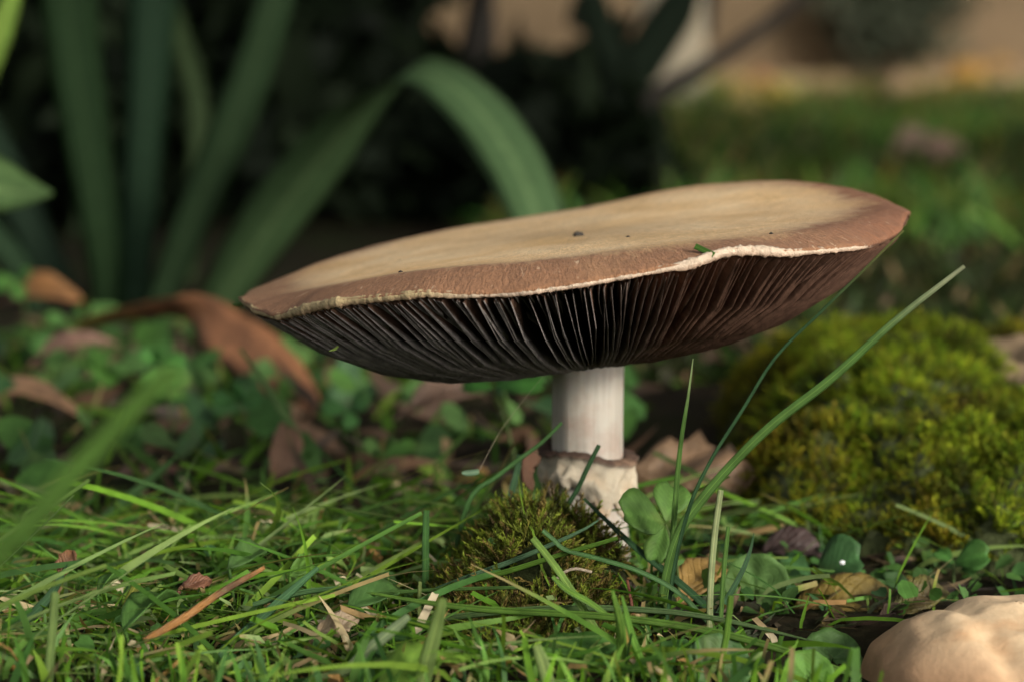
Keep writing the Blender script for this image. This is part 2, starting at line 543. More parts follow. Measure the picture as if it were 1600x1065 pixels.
# bush growing against the wall
bc = P(1405, 75, 518)
bush = thing('wall_bush', 'dark grey green bush growing against the tan wall', 'bush', (bc[0], 518, 0))
v, f, c = leaf_cloud(1300, [bc + np.array((0, 0, 4)), bc + np.array((-5, 0, 9)), bc + np.array((6, 0, 12)), bc + np.array((0, 2, 22))],
                     [(13, 5, 9), (11, 5, 10), (11, 5, 11), (13, 5, 12)], 3.5, .9, [(.06, .07, .045), (.08, .085, .055), (.04, .05, .03)])
mesh_np('foliage', v, f, M_SHRUB, bush, c, np.zeros((len(v), 3)))['kind'] = 'stuff'
tube('trunk', [(bc[0], 518, -1), (bc[0] + .6, 518, 5), (bc[0], 518, 12), (bc[0] + 1, 519, 20)], [1.1, 1, .8, .4], M_BARK, bush)

# ------------------------------------------------------------------ the dark shrub behind the irises
GAPS = [(690, 75, 30, 24), (762, 55, 28, 60), (735, 5, 30, 30), (862, 45, 30, 36), (955, 70, 18, 26), (925, 5, 25, 22), (493, 15, 18, 30), (845, 0, 22, 20)]
def carve(c):
    px = np.empty(len(c)); py = np.empty(len(c))
    dz = c[:, 2] - CAM_H
    fw = c[:, 1] * CP - dz * SP; vv = c[:, 1] * SP + dz * CP
    px = 800 + FPX * c[:, 0] / fw; py = 532.5 - FPX * vv / fw
    keep = np.ones(len(c), bool)
    for gx_, gy_, rx, ry in GAPS:
        keep &= ((px - gx_) / (rx + 20)) ** 2 + ((py - gy_) / (ry + 20)) ** 2 > 1
    keep &= ~((px > 985) & (py < 330) & (px - 985 > (py - 100) * .45))
    keep &= c[:, 2] > -.5
    return keep
shrub = thing('evergreen_shrub', 'dense dark evergreen shrub filling the shade behind the iris leaves', 'shrub', (-14, 160, 0))
v, f, c = leaf_cloud(54000, [(-36, 170, 8), (-20, 165, 6), (-6, 168, 5), (4, 160, 3), (-28, 170, 30), (-8, 172, 40), (-44, 172, 34), (-20, 172, 62), (-20, 120, 64), (4, 128, 66)],  # last two masses overhang out of view, added to block sky above the irises
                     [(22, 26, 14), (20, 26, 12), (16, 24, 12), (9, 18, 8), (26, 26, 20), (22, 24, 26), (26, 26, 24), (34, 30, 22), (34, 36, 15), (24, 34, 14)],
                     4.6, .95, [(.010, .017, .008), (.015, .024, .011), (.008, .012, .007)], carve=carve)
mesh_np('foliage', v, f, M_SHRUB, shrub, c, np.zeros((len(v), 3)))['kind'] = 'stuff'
for k, (bx, tx, tz) in enumerate([(-30, -38, 60), (-22, -16, 66), (-12, -20, 70), (-6, 4, 52), (-2, -8, 58)]):
    by = 160 + 3 * k
    pth = crom([(bx, by, -2), (bx + (tx - bx) * .3 + 1.5, by + 2, tz * .3), (bx + (tx - bx) * .6 - 1, by + 3, tz * .65), (tx, by + 4, tz)], 10)
    tube('branch', pth, np.linspace(1.1, .35, 10), M_BARK, shrub, m=7)
# two strap leaves and a hanging twig at the shrub's right edge
for pts_, ws_ in (([(930, 210), (975, 140), (1020, 70), (1062, 5), (1090, -60)], [30, 62, 70, 66, 20]), ([(1000, 190), (960, 100), (930, 20), (915, -60)], [20, 44, 50, 30])):
    q_ = crom([P(a_, b_, 148) for a_, b_ in pts_], 16)
    ribbon('strap_leaf', q_, np.interp(np.linspace(0, 1, 16), np.linspace(0, 1, len(ws_)), ws_) * .5 * 148 / FPX, unit(np.array((0, 0, CAM_H)) - q_), M_SHRUB, (.010, .017, .009), shrub, fold=.1, thick=.05)
tube('branch', crom([P(1118, -60, 150), P(1112, 0, 150), P(1110, 58, 150)], 6), np.linspace(.5, .22, 6), M_BARK, shrub, m=6)
# the thin bare branch that leans out to the right in front of the wall
pth = crom([P(930, 235, 150), P(1010, 160, 150), P(1090, 112, 150), P(1170, 60, 151), P(1260, -10, 152)], 12)
tube('branch', pth, np.linspace(.75, .35, 12), M_BARK, shrub, m=7)

# ------------------------------------------------------------------ unseen leaf crown on a trunk, added to shade everything behind the mushroom
added_shade_tree = thing('added_shade_tree', 'unseen leafy shade caster added beyond the right edge to shade the lawn and the irises', 'added_shade_tree', (330, 150, 0))
n = 10500
tx_, ty_ = 70 + 380 * RNG.random(n), -150 + 470 * RNG.random(n)
tz_ = 118 + 55 * RNG.random(n)
ok_ = (((tx_ - 255) / 200) ** 2 + ((ty_ - 95) / 240) ** 2 < 1.05) & ((RNG.random(n) < .42) | ((tx_ < 245) & (ty_ < 60)) | (ty_ < -60)) & (ty_ > -106 - 1.0 * (tz_ - 118)) & (ty_ < 190 - 1.9 * (tz_ - 118))
ctr = np.stack([tx_, ty_, tz_], -1)[ok_]
v, f, c = leaf_cloud(len(ctr) * 2, ctr, np.full((len(ctr), 3), 9.0), 13.0, 3.8, [(.04, .075, .02), (.05, .085, .022), (.03, .06, .018)])
mesh_np('crown', v, f, M_SHRUB, added_shade_tree, c, np.zeros((len(v), 3)))
pth = crom([(330, 190, -5), (328, 192, 40), (334, 188, 90), (325, 190, 150)], 10)
tube('trunk', pth, np.linspace(9, 5, 10), M_BARK, added_shade_tree, m=12)
for bx, by in ((200, 40), (180, 150), (250, 230), (420, 120)):
    tube('branch', crom([(329, 190, 85), ((bx + 329) / 2, (by + 190) / 2, 118), (bx, by, 138)], 8), np.linspace(4, 1.2, 8), M_BARK, added_shade_tree, m=7)

# ------------------------------------------------------------------ iris plants
def trace(pts, Y0, Y1=None, n=18):
    """pts: (px, py) list -> path in cm with the depth going from Y0 to Y1"""
    Y1 = Y0 if Y1 is None else Y1
    q = [P(p[0], p[1], Y0 + (Y1 - Y0) * i / (len(pts) - 1)) if len(p) == 2 else P(p[0], p[1], p[2]) for i, p in enumerate(pts)]
    return crom(q, n)

def widths(ws, n, Y):
    return np.interp(np.linspace(0, 1, n), np.linspace(0, 1, len(ws)), ws) * .5 * Y / FPX

def facing(path, roll=0.0):
    """normals that look at the camera, rolled round the path"""
    T = unit(np.gradient(path, axis=0))
    view = unit(np.array((0, 0, CAM_H)) - path)
    S = unit(np.cross(T, view)); Q = np.cross(S, T)
    roll = np.broadcast_to(np.asarray(roll, float), (len(path),))[:, None]
    return Q * np.cos(roll) + S * np.sin(roll)

IR_SHADE = (.012, .027, .010)  # upright leaves: green lowered to paint in the shade around them
IR_LIT = (.054, .098, .040)  # arched leaf: lighter green paints in the light on it
iris = thing('iris_plant', 'clump of broad sword shaped iris leaves, one bent over in an arch', 'plant', P(230, 480, 100))
def iris_leaf(pts, ws, Y0, Y1=None, colr=IR_SHADE, roll=.2, n=22, label=None, fold=.05, parent=None, tipc=None):
    path = trace(pts, Y0, Y1, n)
    o = ribbon('leaf', path, widths(ws, n, (Y0 + (Y1 or Y0)) / 2), facing(path, np.interp(np.linspace(0, 1, n), np.linspace(0, 1, len(roll)), roll) if hasattr(roll, '__len__') else roll), M_IRIS, colr, parent or iris, fold=fold, thick=.035, tipc=tipc)
    if label: o['label'] = label
    return o
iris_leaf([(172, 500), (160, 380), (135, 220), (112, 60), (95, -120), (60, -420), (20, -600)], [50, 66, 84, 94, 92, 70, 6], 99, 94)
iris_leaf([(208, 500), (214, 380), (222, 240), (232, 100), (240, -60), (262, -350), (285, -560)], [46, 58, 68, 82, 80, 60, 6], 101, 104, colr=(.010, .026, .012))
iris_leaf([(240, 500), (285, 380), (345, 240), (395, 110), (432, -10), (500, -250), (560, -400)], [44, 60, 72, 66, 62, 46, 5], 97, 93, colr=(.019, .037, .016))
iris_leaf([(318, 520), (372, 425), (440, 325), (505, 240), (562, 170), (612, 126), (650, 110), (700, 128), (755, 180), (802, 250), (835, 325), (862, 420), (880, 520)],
          [70, 100, 122, 128, 122, 112, 106, 110, 112, 108, 100, 84, 10], 99, 79, colr=IR_LIT, roll=[-2.5, -2.5, -2.5, -2.5, -2.4, -2.1, -1.55, -1.05, -.75, -.6, -.55, -.5, -.5], n=60, label='arched leaf bent over toward the mushroom cap')
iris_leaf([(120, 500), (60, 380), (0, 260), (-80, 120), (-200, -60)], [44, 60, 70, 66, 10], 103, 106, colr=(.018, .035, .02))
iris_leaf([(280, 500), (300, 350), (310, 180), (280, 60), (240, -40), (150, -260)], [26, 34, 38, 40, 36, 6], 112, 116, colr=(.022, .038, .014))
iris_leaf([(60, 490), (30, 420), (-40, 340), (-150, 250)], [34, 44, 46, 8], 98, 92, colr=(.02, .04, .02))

lime = (.115, .19, .035)
near_iris = thing('iris_plant', 'pale green iris leaves entering at the left edge of the frame', 'plant', P(-160, 640, 76))
iris_leaf([(-330, 700), (-300, 420), (-220, 290), (-110, 262), (-30, 290), (30, 302), (82, 303)], [60, 90, 130, 165, 172, 110, 6], 80, 74,
          colr=(.10, .175, .06), roll=[0, 0, -.2, -.4, -.5, -.5, -.5], n=32, label='broad leaf with its pointed tip bent in at the left edge', parent=near_iris)
iris_leaf([(-180, 640), (-120, 400), (-45, 160), (10, 20), (60, -140)], [36, 46, 48, 46, 6], 80, 80, colr=lime, parent=near_iris, label='yellow green upright leaf')

# dead iris leaf, yellow brown, folded
di = thing('dead_iris_leaf', 'orange brown dead iris leaf folded over beside the iris clump', 'dead leaf', P(480, 640, 74))
path = trace([(110, 512), (190, 492), (262, 482), (312, 490), (352, 520), (405, 560), (452, 606), (482, 655), (486, 690)], 80, 71, 34)
ribbon('leaf_blade', path, widths([26, 36, 40, 52, 80, 92, 84, 60, 22], 34, 75), facing(path, np.interp(np.linspace(0, 1, 34), [0, .35, .5, 1], [.9, .8, -.1, -.2])), M_DEAD, (.29, .125, .055), di, fold=.25, thick=.03,
       rootc=(.22, .17, .03), tipc=(.20, .09, .05))

# ------------------------------------------------------------------ grass (uncountable turf)
GREENS = np.array([(.074, .168, .016), (.10, .21, .018), (.052, .13, .017), (.135, .225, .026), (.036, .095, .020), (.08, .172, .034)])
DRY = np.array([(.34, .25, .13), (.44, .35, .20), (.24, .16, .07), (.28, .16, .06), (.50, .42, .28)])

def blades(n, xy, L, lean, curl, W, colr, k=6, cut=None, z0=None, az=None, rng=RNG, fold=.3, tipw=.08):
    """vectorised turf: returns V, F, col, cc"""
    x, y = xy
    z = ground(x, y) if z0 is None else z0
    az = rng.random(n) * 2 * np.pi if az is None else az
    t = np.linspace(0, 1, k + 1)
    th = lean[:, None] + curl[:, None] * t[None]                # angle from the vertical
    ds = (L / k)[:, None]
    hx = np.concatenate([np.zeros((n, 1)), np.cumsum(np.sin(th[:, :-1]) * ds, 1)], 1)
    hz = np.concatenate([np.zeros((n, 1)), np.cumsum(np.cos(th[:, :-1]) * ds, 1)], 1)
    bend = (rng.normal(size=(n, 1)) * .25) * (t[None] ** 2) * L[:, None]
    ca, sa = np.cos(az)[:, None], np.sin(az)[:, None]
    X = x[:, None] + hx * ca - bend * sa
    Y = y[:, None] + hx * sa + bend * ca
    Z = z[:, None] + hz
    gz = ground(X, Y)
    Z = np.maximum(Z, gz + .03 + .12 * rng.random((n, 1)) * (t[None] > 0)) - .15 * (t[None] == 0)
    tw = rng.random(n) * 2 * np.pi
    prof = np.where(cut[:, None] if cut is not None else False, 1 - .25 * t[None], (1 - t[None] ** 2.2) * (1 - tipw) + tipw)
    w = (W[:, None] * .5) * prof * (.55 + .45 * np.minimum(t[None] * 4, 1))
    # side vector : horizontal perpendicular mixed with twist
    sx, sy = -sa, ca
    tx, tz_ = np.cos(tw)[:, None], np.sin(tw)[:, None]
    th2 = th
    nx, ny, nz = np.cos(th2) * ca, np.cos(th2) * sa, -np.sin(th2)
    cx = sx * tx * .8 + nx * tz_ * .6; cy = sy * tx * .8 + ny * tz_ * .6; cz = nz * tz_ * .6
    ln = np.sqrt(cx ** 2 + cy ** 2 + cz ** 2) + 1e-6
    cx, cy, cz = cx / ln, cy / ln, cz / ln
    mid = np.stack([X, Y, Z - fold * w], -1)
    c3 = np.stack([cx * w, cy * w, cz * w], -1)
    base = np.stack([X, Y, Z], -1)
    V = np.stack([base - c3, mid, base + c3], 2)                # n,k+1,3,3
    g = np.concatenate([grid_faces(k + 1, 3)], 0)
    F = (g[None] + (np.arange(n) * (k + 1) * 3)[:, None, None]).reshape(-1, 4)
    c = np.repeat(np.repeat(colr[:, None], k + 1, 1)[:, :, None], 3, 2)
    c = c * (1.0 + .25 * (t - .5))[None, :, None, None]
    dry_ = (rng.random(n) < .14)[:, None] * sstep(.6, .95, t[None] + .25 * rng.random((n, 1)))      # withered tips
    c = c + (np.array((.30, .21, .10)) - c) * dry_[:, :, None, None] * .85
    cc = np.zeros((n, k + 1, 3, 3)); cc[..., 0] = np.array((-1, 0, 1)); cc[..., 1] = t[None, :, None]; cc[..., 2] = rng.random(n)[:, None, None] * 50
    return V.reshape(-1, 3), F, c.reshape(-1, 3), cc.reshape(-1, 3)

def cat(parts):
    Vs, Fs, Cs, Ks, o = [], [], [], [], 0
    for v, f, c, k in parts:
        Vs.append(v); Fs.append(f + o); Cs.append(c); Ks.append(k); o += len(v)
    return np.vstack(Vs), np.vstack(Fs), np.vstack(Cs), np.vstack(Ks)

def pick(n, pal, var=.3, rng=RNG):
    return pal[rng.integers(0, len(pal), n)] * (1 - var + 2 * var * rng.random((n, 1)))

def region(n, x0, x1, y0, y1, keep=None, rng=RNG):
    x = x0 + (x1 - x0) * rng.random(n); y = y0 + (y1 - y0) * rng.random(n)
    if keep is not None:
        m = keep(x, y, rng.random(n)); x, y = x[m], y[m]
    return x, y

def near_keep(x, y, r):
    d = np.ones_like(x)
    d = np.where(((x - .5) / 1.7) ** 2 + ((y - 46.2) / 3.2) ** 2 < 1, .04, d)      # the moss hump
    d = np.where((x > -1.4) & (x < 2.3) & (y > 41.8) & (y < 44.5), .22, d)
    d = np.where((x > 2.9) & (y > 44.8), .09, d)                                   # dead leaf bed
    d = np.where((x > 2.9) & (y <= 44.8), .22, d)
    d = np.where(((x - 8.3) / 3.6) ** 2 + ((y - 42.5) / 3.6) ** 2 < 1, 0, d)
    d = np.where((y > 52), .5, d)
    d = np.where(((x - 10.8) / 6.6) ** 2 + ((y - 60) / 8.6) ** 2 < 1, .02, d)                # under the mossy stone
    return r < d

GREENS2 = np.vstack([GREENS * 1.08, [(.15, .24, .06), (.18, .25, .09), (.14, .21, .05)]])
parts = []
# mown stubble, upright
x, y = region(3000, -11, 11, 40.3, 58, near_keep); n = len(x)
parts.append(blades(n, (x, y), .3 + .65 * RNG.random(n) ** 1.6, .05 + .7 * RNG.random(n), RNG.normal(size=n) * .5, .05 + .085 * RNG.random(n), pick(n, GREENS), cut=RNG.random(n) < .5))
# long lying blades and clippings
x, y = region(1500, -12, 11, 40.8, 56, lambda x, y, r: near_keep(x, y, r) & ((((x - .4) / 3.0) ** 2 + ((y - 46) / 4.0) ** 2 > 1) | (r < .03))); n = len(x)
parts.append(blades(n, (x, y), 1.2 + 3.2 * RNG.random(n) ** 1.3, .95 + .55 * RNG.random(n), .1 + .5 * RNG.random(n), .05 + .10 * RNG.random(n), pick(n, GREENS2),
                    az=RNG.normal(size=n) * .7 + np.pi * (RNG.random(n) < .5), cut=RNG.random(n) < .35, z0=ground(x, y) + .45 * RNG.random(n) ** 1.5))
# short clippings strewn on top
x, y = region(2300, -12, 8, 41, 56, near_keep); n = len(x)
parts.append(blades(n, (x, y), .3 + .7 * RNG.random(n), 1.1 + .5 * RNG.random(n), .3 * RNG.normal(size=n), .06 + .10 * RNG.random(n), pick(n, GREENS2 * 1.1), k=3,
                    cut=RNG.random(n) < .7, z0=ground(x, y) + .15 + .35 * RNG.random(n)))
# straw
x, y = region(1150, -12, 11, 40.5, 60, near_keep); n = len(x)
parts.append(blades(n, (x, y), .3 + 1.0 * RNG.random(n) ** 1.5, 1.0 + .6 * RNG.random(n), .3 * RNG.normal(size=n), .05 + .12 * RNG.random(n), pick(n, DRY), k=4,
                    cut=RNG.random(n) < .5, z0=ground(x, y) + .4 * RNG.random(n)))
# a few longer blades right at the lens
x, y = region(170, -9, 5.5, 38.2, 41.2); n = len(x)
parts.append(blades(n, (x, y), .5 + .8 * RNG.random(n), .1 + .6 * RNG.random(n), .4 * RNG.normal(size=n), .09 + .09 * RNG.random(n), pick(n, GREENS * 1.1), cut=RNG.random(n) < .4))
# behind the mushroom
x, y = region(700, -18, 14, 55, 92, lambda x, y, r: (r < .8) & ~((x > 3.5) & (y < 76))); n = len(x)
parts.append(blades(n, (x, y), 0.6 + 1.4 * RNG.random(n), .3 + 1.1 * RNG.random(n), .6 * RNG.random(n), .15 + .2 * RNG.random(n), pick(n, GREENS * .75), k=5))
v, f, c, k = cat(parts)
tag(mesh_np('grass', v, f, M_TURF, None, c, k), 'short mown grass and clippings carpeting the foreground', 'grass', kind='stuff')

# dead litter between the plants behind
parts = []
x, y = region(420, -18, 13, 54, 95, lambda x, y, r: ~((x > 4) & (y < 76))); n = len(x)
parts.append(blades(n, (x, y), .6 + 1.6 * RNG.random(n), 1.0 + .6 * RNG.random(n), .4 * RNG.normal(size=n), .2 + .5 * RNG.random(n), pick(n, np.array([(.14, .08, .045), (.10, .055, .03), (.18, .12, .07), (.06, .04, .025)])), k=4, z0=ground(x, y) + .3 * RNG.random(n)))
x, y = region(340, 2.5, 9, 44.5, 56); n = len(x)
parts.append(blades(n, (x, y), .3 + .8 * RNG.random(n), 1.3 + .3 * RNG.random(n), .4 * RNG.normal(size=n), .06 + .22 * RNG.random(n), pick(n, np.array([(.06, .038, .024), (.04, .025, .02), (.09, .06, .025), (.10, .075, .02), (.03, .05, .012)])), k=4, z0=ground(x, y) + .15 * RNG.random(n)))
v, f, c, k = cat(parts)
tag(mesh_np('leaf_litter', v, f, M_DEAD, None, c, k), 'brown dead leaf litter between the plants', 'leaf litter', kind='stuff')

# far lawn
parts = []
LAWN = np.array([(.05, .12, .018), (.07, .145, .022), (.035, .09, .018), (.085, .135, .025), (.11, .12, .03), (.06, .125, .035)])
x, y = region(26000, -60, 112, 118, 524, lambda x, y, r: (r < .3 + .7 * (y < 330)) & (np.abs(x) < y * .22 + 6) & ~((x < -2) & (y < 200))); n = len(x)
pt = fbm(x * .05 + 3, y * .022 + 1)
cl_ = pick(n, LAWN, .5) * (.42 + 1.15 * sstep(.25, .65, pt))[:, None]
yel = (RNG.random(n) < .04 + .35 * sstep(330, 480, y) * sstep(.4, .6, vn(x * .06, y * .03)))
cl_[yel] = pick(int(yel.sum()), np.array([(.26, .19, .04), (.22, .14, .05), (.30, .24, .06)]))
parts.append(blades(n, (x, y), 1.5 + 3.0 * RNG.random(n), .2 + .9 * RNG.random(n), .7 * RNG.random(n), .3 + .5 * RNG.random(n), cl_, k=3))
x, y = region(5200, 1.5, 34, 77, 132, lambda x, y, r: np.abs(x) < y * .23 + 3); n = len(x)  # strip behind the mound: blades coloured darker to paint in its shade
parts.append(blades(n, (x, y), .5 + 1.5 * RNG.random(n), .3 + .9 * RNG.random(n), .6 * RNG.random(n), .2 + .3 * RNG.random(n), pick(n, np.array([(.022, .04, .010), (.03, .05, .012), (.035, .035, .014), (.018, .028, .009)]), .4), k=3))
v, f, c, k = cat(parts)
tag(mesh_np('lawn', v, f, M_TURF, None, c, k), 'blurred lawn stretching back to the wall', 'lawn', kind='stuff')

# ------------------------------------------------------------------ leaves
def leaf_geo(A, B, w, Nn, shape='oval', cup=.15, bend=.1, nu=10, nv=7, notch=.0, wav=0.0, seed=0):
    A = np.asarray(A, float); B = np.asarray(B, float)
    D = B - A; L = np.linalg.norm(D); T = D / L
    S = unit(np.cross(T, Nn)); Q = np.cross(S, T)
    u = np.linspace(0, 1, nu)
    vv = np.linspace(-1, 1, nv)
    if shape == 'oval': pr = np.sin(np.pi * np.clip(u, 0.01, .995) ** .85) ** .7
    elif shape == 'heart': pr = np.sin(np.pi * np.clip(u * .93, .012, 1) ** 1.35) ** .75
    elif shape == 'lance': pr = np.sin(np.pi * np.clip(u, .01, .995) ** .7) ** 1.0
    elif shape == 'cut': pr = np.where(u < .5, np.sin(np.pi * np.clip(u, .05, 1)) ** .6, .97)
    Ug, Vg = np.meshgrid(u, vv, indexing='ij')
    Pg = np.broadcast_to(pr[:, None], Ug.shape)
    rs = np.random.default_rng(seed)
    ph = rs.random(4) * 6
    edge = 1 + wav * (np.sin(Ug * 23 + ph[0]) * .5 + np.sin(Ug * 41 + ph[1]) * .3) * np.abs(Vg)
    along = Ug - notch * (1 - np.abs(Vg)) * Ug ** 6
    lat = Vg * Pg * w * .5 * edge
    hgt = cup * w * (np.abs(Vg) * Pg) - bend * L * (2 * Ug - 1) ** 2 + bend * L + wav * w * .35 * np.sin(Ug * 9 + Vg * 3 + ph[2])
    V = A + (along * L)[..., None] * T + lat[..., None] * S + hgt[..., None] * Q
    cc = np.stack([Vg, Ug, np.full_like(Ug, rs.random() * 50)], -1)
    return V.reshape(-1, 3), grid_faces(nu, nv), cc.reshape(-1, 3)

def leaf(name, A, B, w, Nn, mat, colr, parent=None, **kw):
    V, F, cc = leaf_geo(A, B, w, Nn, **kw)
    c = np.tile(np.asarray(colr, float), (len(V), 1))
    mid = np.exp(-(cc[:, :1] / .12) ** 2)
    if mat is M_LEAF: c = c * (1 + .35 * mid)
    o = mesh_np(name, V, F, mat, parent, c, cc)
    md = o.modifiers.new('thickness', 'SOLIDIFY'); md.thickness = .02 * U; md.offset = 0
    return o

def round_leaf(name, C, r, Nn, D, mat, colr, parent=None, scallops=11, cup=.2, gap=.5, tilt_noise=.06, seed=1):
    """kidney shaped scalloped leaf (ground ivy, mallow)"""
    Nn = unit(Nn); D = unit(np.asarray(D) - np.dot(D, Nn) * Nn); S = np.cross(D, Nn)
    m, nr = 44, 7
    ang = np.linspace(-np.pi + gap, np.pi - gap, m)
    rr = np.linspace(0.02, 1, nr)
    A_, R_ = np.meshgrid(ang, rr, indexing='ij')
    sc = 1 - .05 * np.abs(np.sin(A_ * scallops / 2)) ** .7 * (R_ > .9) * 1.0 - .08 * np.cos(A_ + np.pi)
    h = cup * r * R_ ** 2 + .05 * r * np.cos(A_ * 7) * R_ + tilt_noise * r * np.sin(A_ * 2 + seed) * R_
    V = np.asarray(C) + (np.cos(A_) * R_ * sc * r)[..., None] * D + (np.sin(A_) * R_ * sc * r)[..., None] * S + h[..., None] * Nn
    cc = np.stack([np.sin(A_ * 3.5) * R_, R_, A_ * 0 + seed], -1)
    c = np.tile(np.asarray(colr, float), (m * nr, 1)) * (1 + .3 * np.exp(-(np.sin(A_ * 3.5) / .2) ** 2)).reshape(-1, 1)
    o = mesh_np(name, V.reshape(-1, 3), grid_faces(m, nr), mat, parent, c, cc.reshape(-1, 3))
    md = o.modifiers.new('thickness', 'SOLIDIFY'); md.thickness = .02 * U; md.offset = 0
    return o

def gz(x, y): return float(ground(x, y))

def clover(hub, tips, Y, label, colr, wfac=.85, facing_n=(0, -.75, .65), root=None, group=None, drop=None, shape='heart', cat_='clover'):
    """hub and tips in pixels (tips may carry their own depth)"""
    H = P(hub[0], hub[1], Y)
    rx, ry = (H[0] + .3, Y + .2) if root is None else root
    t = thing('clover', label, cat_, (rx, ry, gz(rx, ry)), group)
    tube('stalk', crom([(rx, ry, gz(rx, ry) - .2), ((rx * .7 + H[0] * .3), ry * .6 + Y * .4, (gz(rx, ry) + H[2]) * .5), H], 7), .035, M_LEAF, t, (.07, .11, .03), m=5)
    for i, tp in enumerate(tips):
        B = P(tp[0], tp[1], tp[2] if len(tp) > 2 else Y - .15)
        L = np.linalg.norm(B - H)
        ln = tp[3] if len(tp) > 3 else wfac
        leaf('leaflet', H + (B - H) * .03, B, L * ln, np.asarray(facing_n) + np.array((.15 * math.sin(i * 2), 0, .1 * math.cos(i * 3))), M_LEAF, np.asarray(colr) * (.9 + .1 * i), t, shape=shape, cup=.12, bend=.06, notch=.10, seed=i + int(hub[0]))
    return t

CL = (.075, .155, .032)
clover((1040, 818), [(968, 800, 46.0, .95), (1052, 755, 47.2, .8), (1020, 880, 46.2, .6)], 46.6, 'green clover at the right foot of the tall mushroom', CL)
clover((1270, 905), [(1350, 868, 48.5, 1.0), (1222, 868, 49.6, .55), (1312, 950, 48.2, .75)], 49, 'dark clover holding a white water drop on its largest leaflet', (.055, .135, .045))
bpt = P(1316, 878, 48.35)
d = mesh_np('water_drop', *(lambda th, ph: (np.stack([bpt[0] + .055 * np.sin(th) * np.cos(ph), bpt[1] + .055 * np.sin(th) * np.sin(ph), bpt[2] + .045 * np.cos(th)], -1).reshape(-1, 3), grid_faces(9, 12, True)))(*np.meshgrid(np.linspace(0.01, np.pi - .01, 9), np.linspace(0, 2 * np.pi, 12, endpoint=False), indexing='ij')), M_WATER)
tag(d, 'tiny water drop, painted white for its glint, resting on the dark clover leaflet', 'water drop')
clover((1490, 880), [(1548, 866, 49.3, .95), (1462, 860, 50.0, .7)], 49.6, 'bright green clover in front of the mossy stone', (.055, .15, .03), root=(8.7, 49.5))
clover((1425, 915), [(1378, 903, 48.6, .7), (1452, 893, 48.5, .8)], 48.7, 'dull green clover low beside the button mushroom', (.045, .10, .03))
clover((772, 605), [(720, 602, 57.5, .7), (852, 602, 57, .45), (800, 590, 58, .6)], 57.5, 'bright clover rising behind the gills on a bent stalk', (.06, .19, .035), root=tuple(P(815, 740, 57)[:2]))
for lb, hub, tips, Y in [
    ('pale clover near the folded orange leaf, topmost of the left clovers', (250, 566), [(215, 552), (290, 572), (250, 545)], 68),
    ('clover just below the dead iris leaf', (372, 628), [(330, 625), (412, 622), (375, 600)], 64),
    ('clover at the left frame edge under the folded iris leaf', (30, 440), [(-15, 448), (48, 425), (30, 468)], 84),
    ('small clover left of the dead iris leaf', (110, 505), [(70, 500), (130, 488), (112, 525)], 80),
    ('dark clover between brown leaves at far left', (85, 585), [(60, 600), (120, 580), (80, 570)], 70),
    ('clover behind the stem to its left', (600, 710), [(565, 695), (622, 690), (605, 740)], 60),
    ('clover over the tan curled leaf', (545, 640), [(500, 640), (580, 620), (550, 670)], 63)]:
    clover(hub, [(p_[0], p_[1], Y - .3, .8) for p_ in tips], Y, lb, (.045 + .03 * random.random(), .13 + .05 * random.random(), .035), group='clovers blurred behind the mushroom')

def single_leaf(name, label, catn, A, B, w, Nn, mat, colr, stalk=True, group=None, pname='leaf_blade', **kw):
    A = np.asarray(A); B = np.asarray(B)
    t = thing(name, label, catn, (A[0], A[1], gz(A[0], A[1])), group)
    leaf(pname, A, B, w, Nn, mat, colr, t, **kw)
    if stalk:
        tube('stalk', crom([(A[0] + .1, A[1] + .3, gz(A[0], A[1] + .3) - .2), (A[0] + .05, A[1] + .1, (A[2] + gz(A[0], A[1])) * .5), A], 5), .035, M_LEAF if mat is M_LEAF else M_DEAD, t, colr, m=5)
    return t

# the big scalloped leaf and its kin
def scallop(label, px, py, Y, r, colr, Nn, D, seed=1):
    C = P(px, py, Y)
    t = thing('ground_ivy', label, 'leafy plant', (C[0], C[1] + .4, gz(C[0], C[1] + .4)), None)
    round_leaf('leaf_blade', C, r, Nn, D, M_LEAF, colr, t, seed=seed)
    tube('stalk', crom([(C[0], C[1] + .5, gz(C[0], C[1] + .5) - .2), (C[0] - .1, C[1] + .25, C[2] * .5), C], 5), .04, M_LEAF, t, (.06, .1, .03), m=5)
scallop('large round scalloped leaf standing beside the grass tuft', 1180, 925, 47.3, .70, (.085, .165, .045), (-.25, -1, .35), (.3, 0, 1), 1)
scallop('dark scalloped leaf touching the button mushroom', 1300, 1030, 43.8, .55, (.055, .115, .03), (.1, -.7, .8), (0, .3, 1), 2)
scallop('yellow green leaf at the bottom edge below the dark scalloped leaf', 1262, 1058, 41.8, .45, (.085, .19, .03), (0, -.8, .6), (.2, 0, 1), 3)
scallop('round green leaf under the bright grass tuft at the bottom edge', 1120, 1045, 42.2, .58, (.06, .13, .04), (.2, -.9, .5), (.2, 0, 1), 4)
scallop('round leaf at the foot of the moss on its left', 765, 1000, 43.6, .36, (.055, .12, .03), (.1, -.9, .4), (0, 0, 1), 5)
scallop('broad scalloped leaf at the bottom edge in front of the moss', 905, 1060, 41.8, .95, (.055, .135, .025), (0, -.45, .9), (-.2, 0, 1), 6)
single_leaf('plantain', 'lime green leaf at the bottom edge left of the moss', 'leafy plant', P(590, 1080, 40), P(735, 1030, 41), .85, (-.2, -.45, .85), M_LEAF, (.11, .20, .025), shape='lance', cup=.25, wav=.2)
single_leaf('plantain', 'broad leaf lying in the grass left of the orange stalk', 'leafy plant', P(195, 985, 42.4), P(290, 935, 44.2), .62, (-.3, -.35, .9), M_LEAF, (.06, .135, .028), shape='lance', cup=.35, wav=.15)
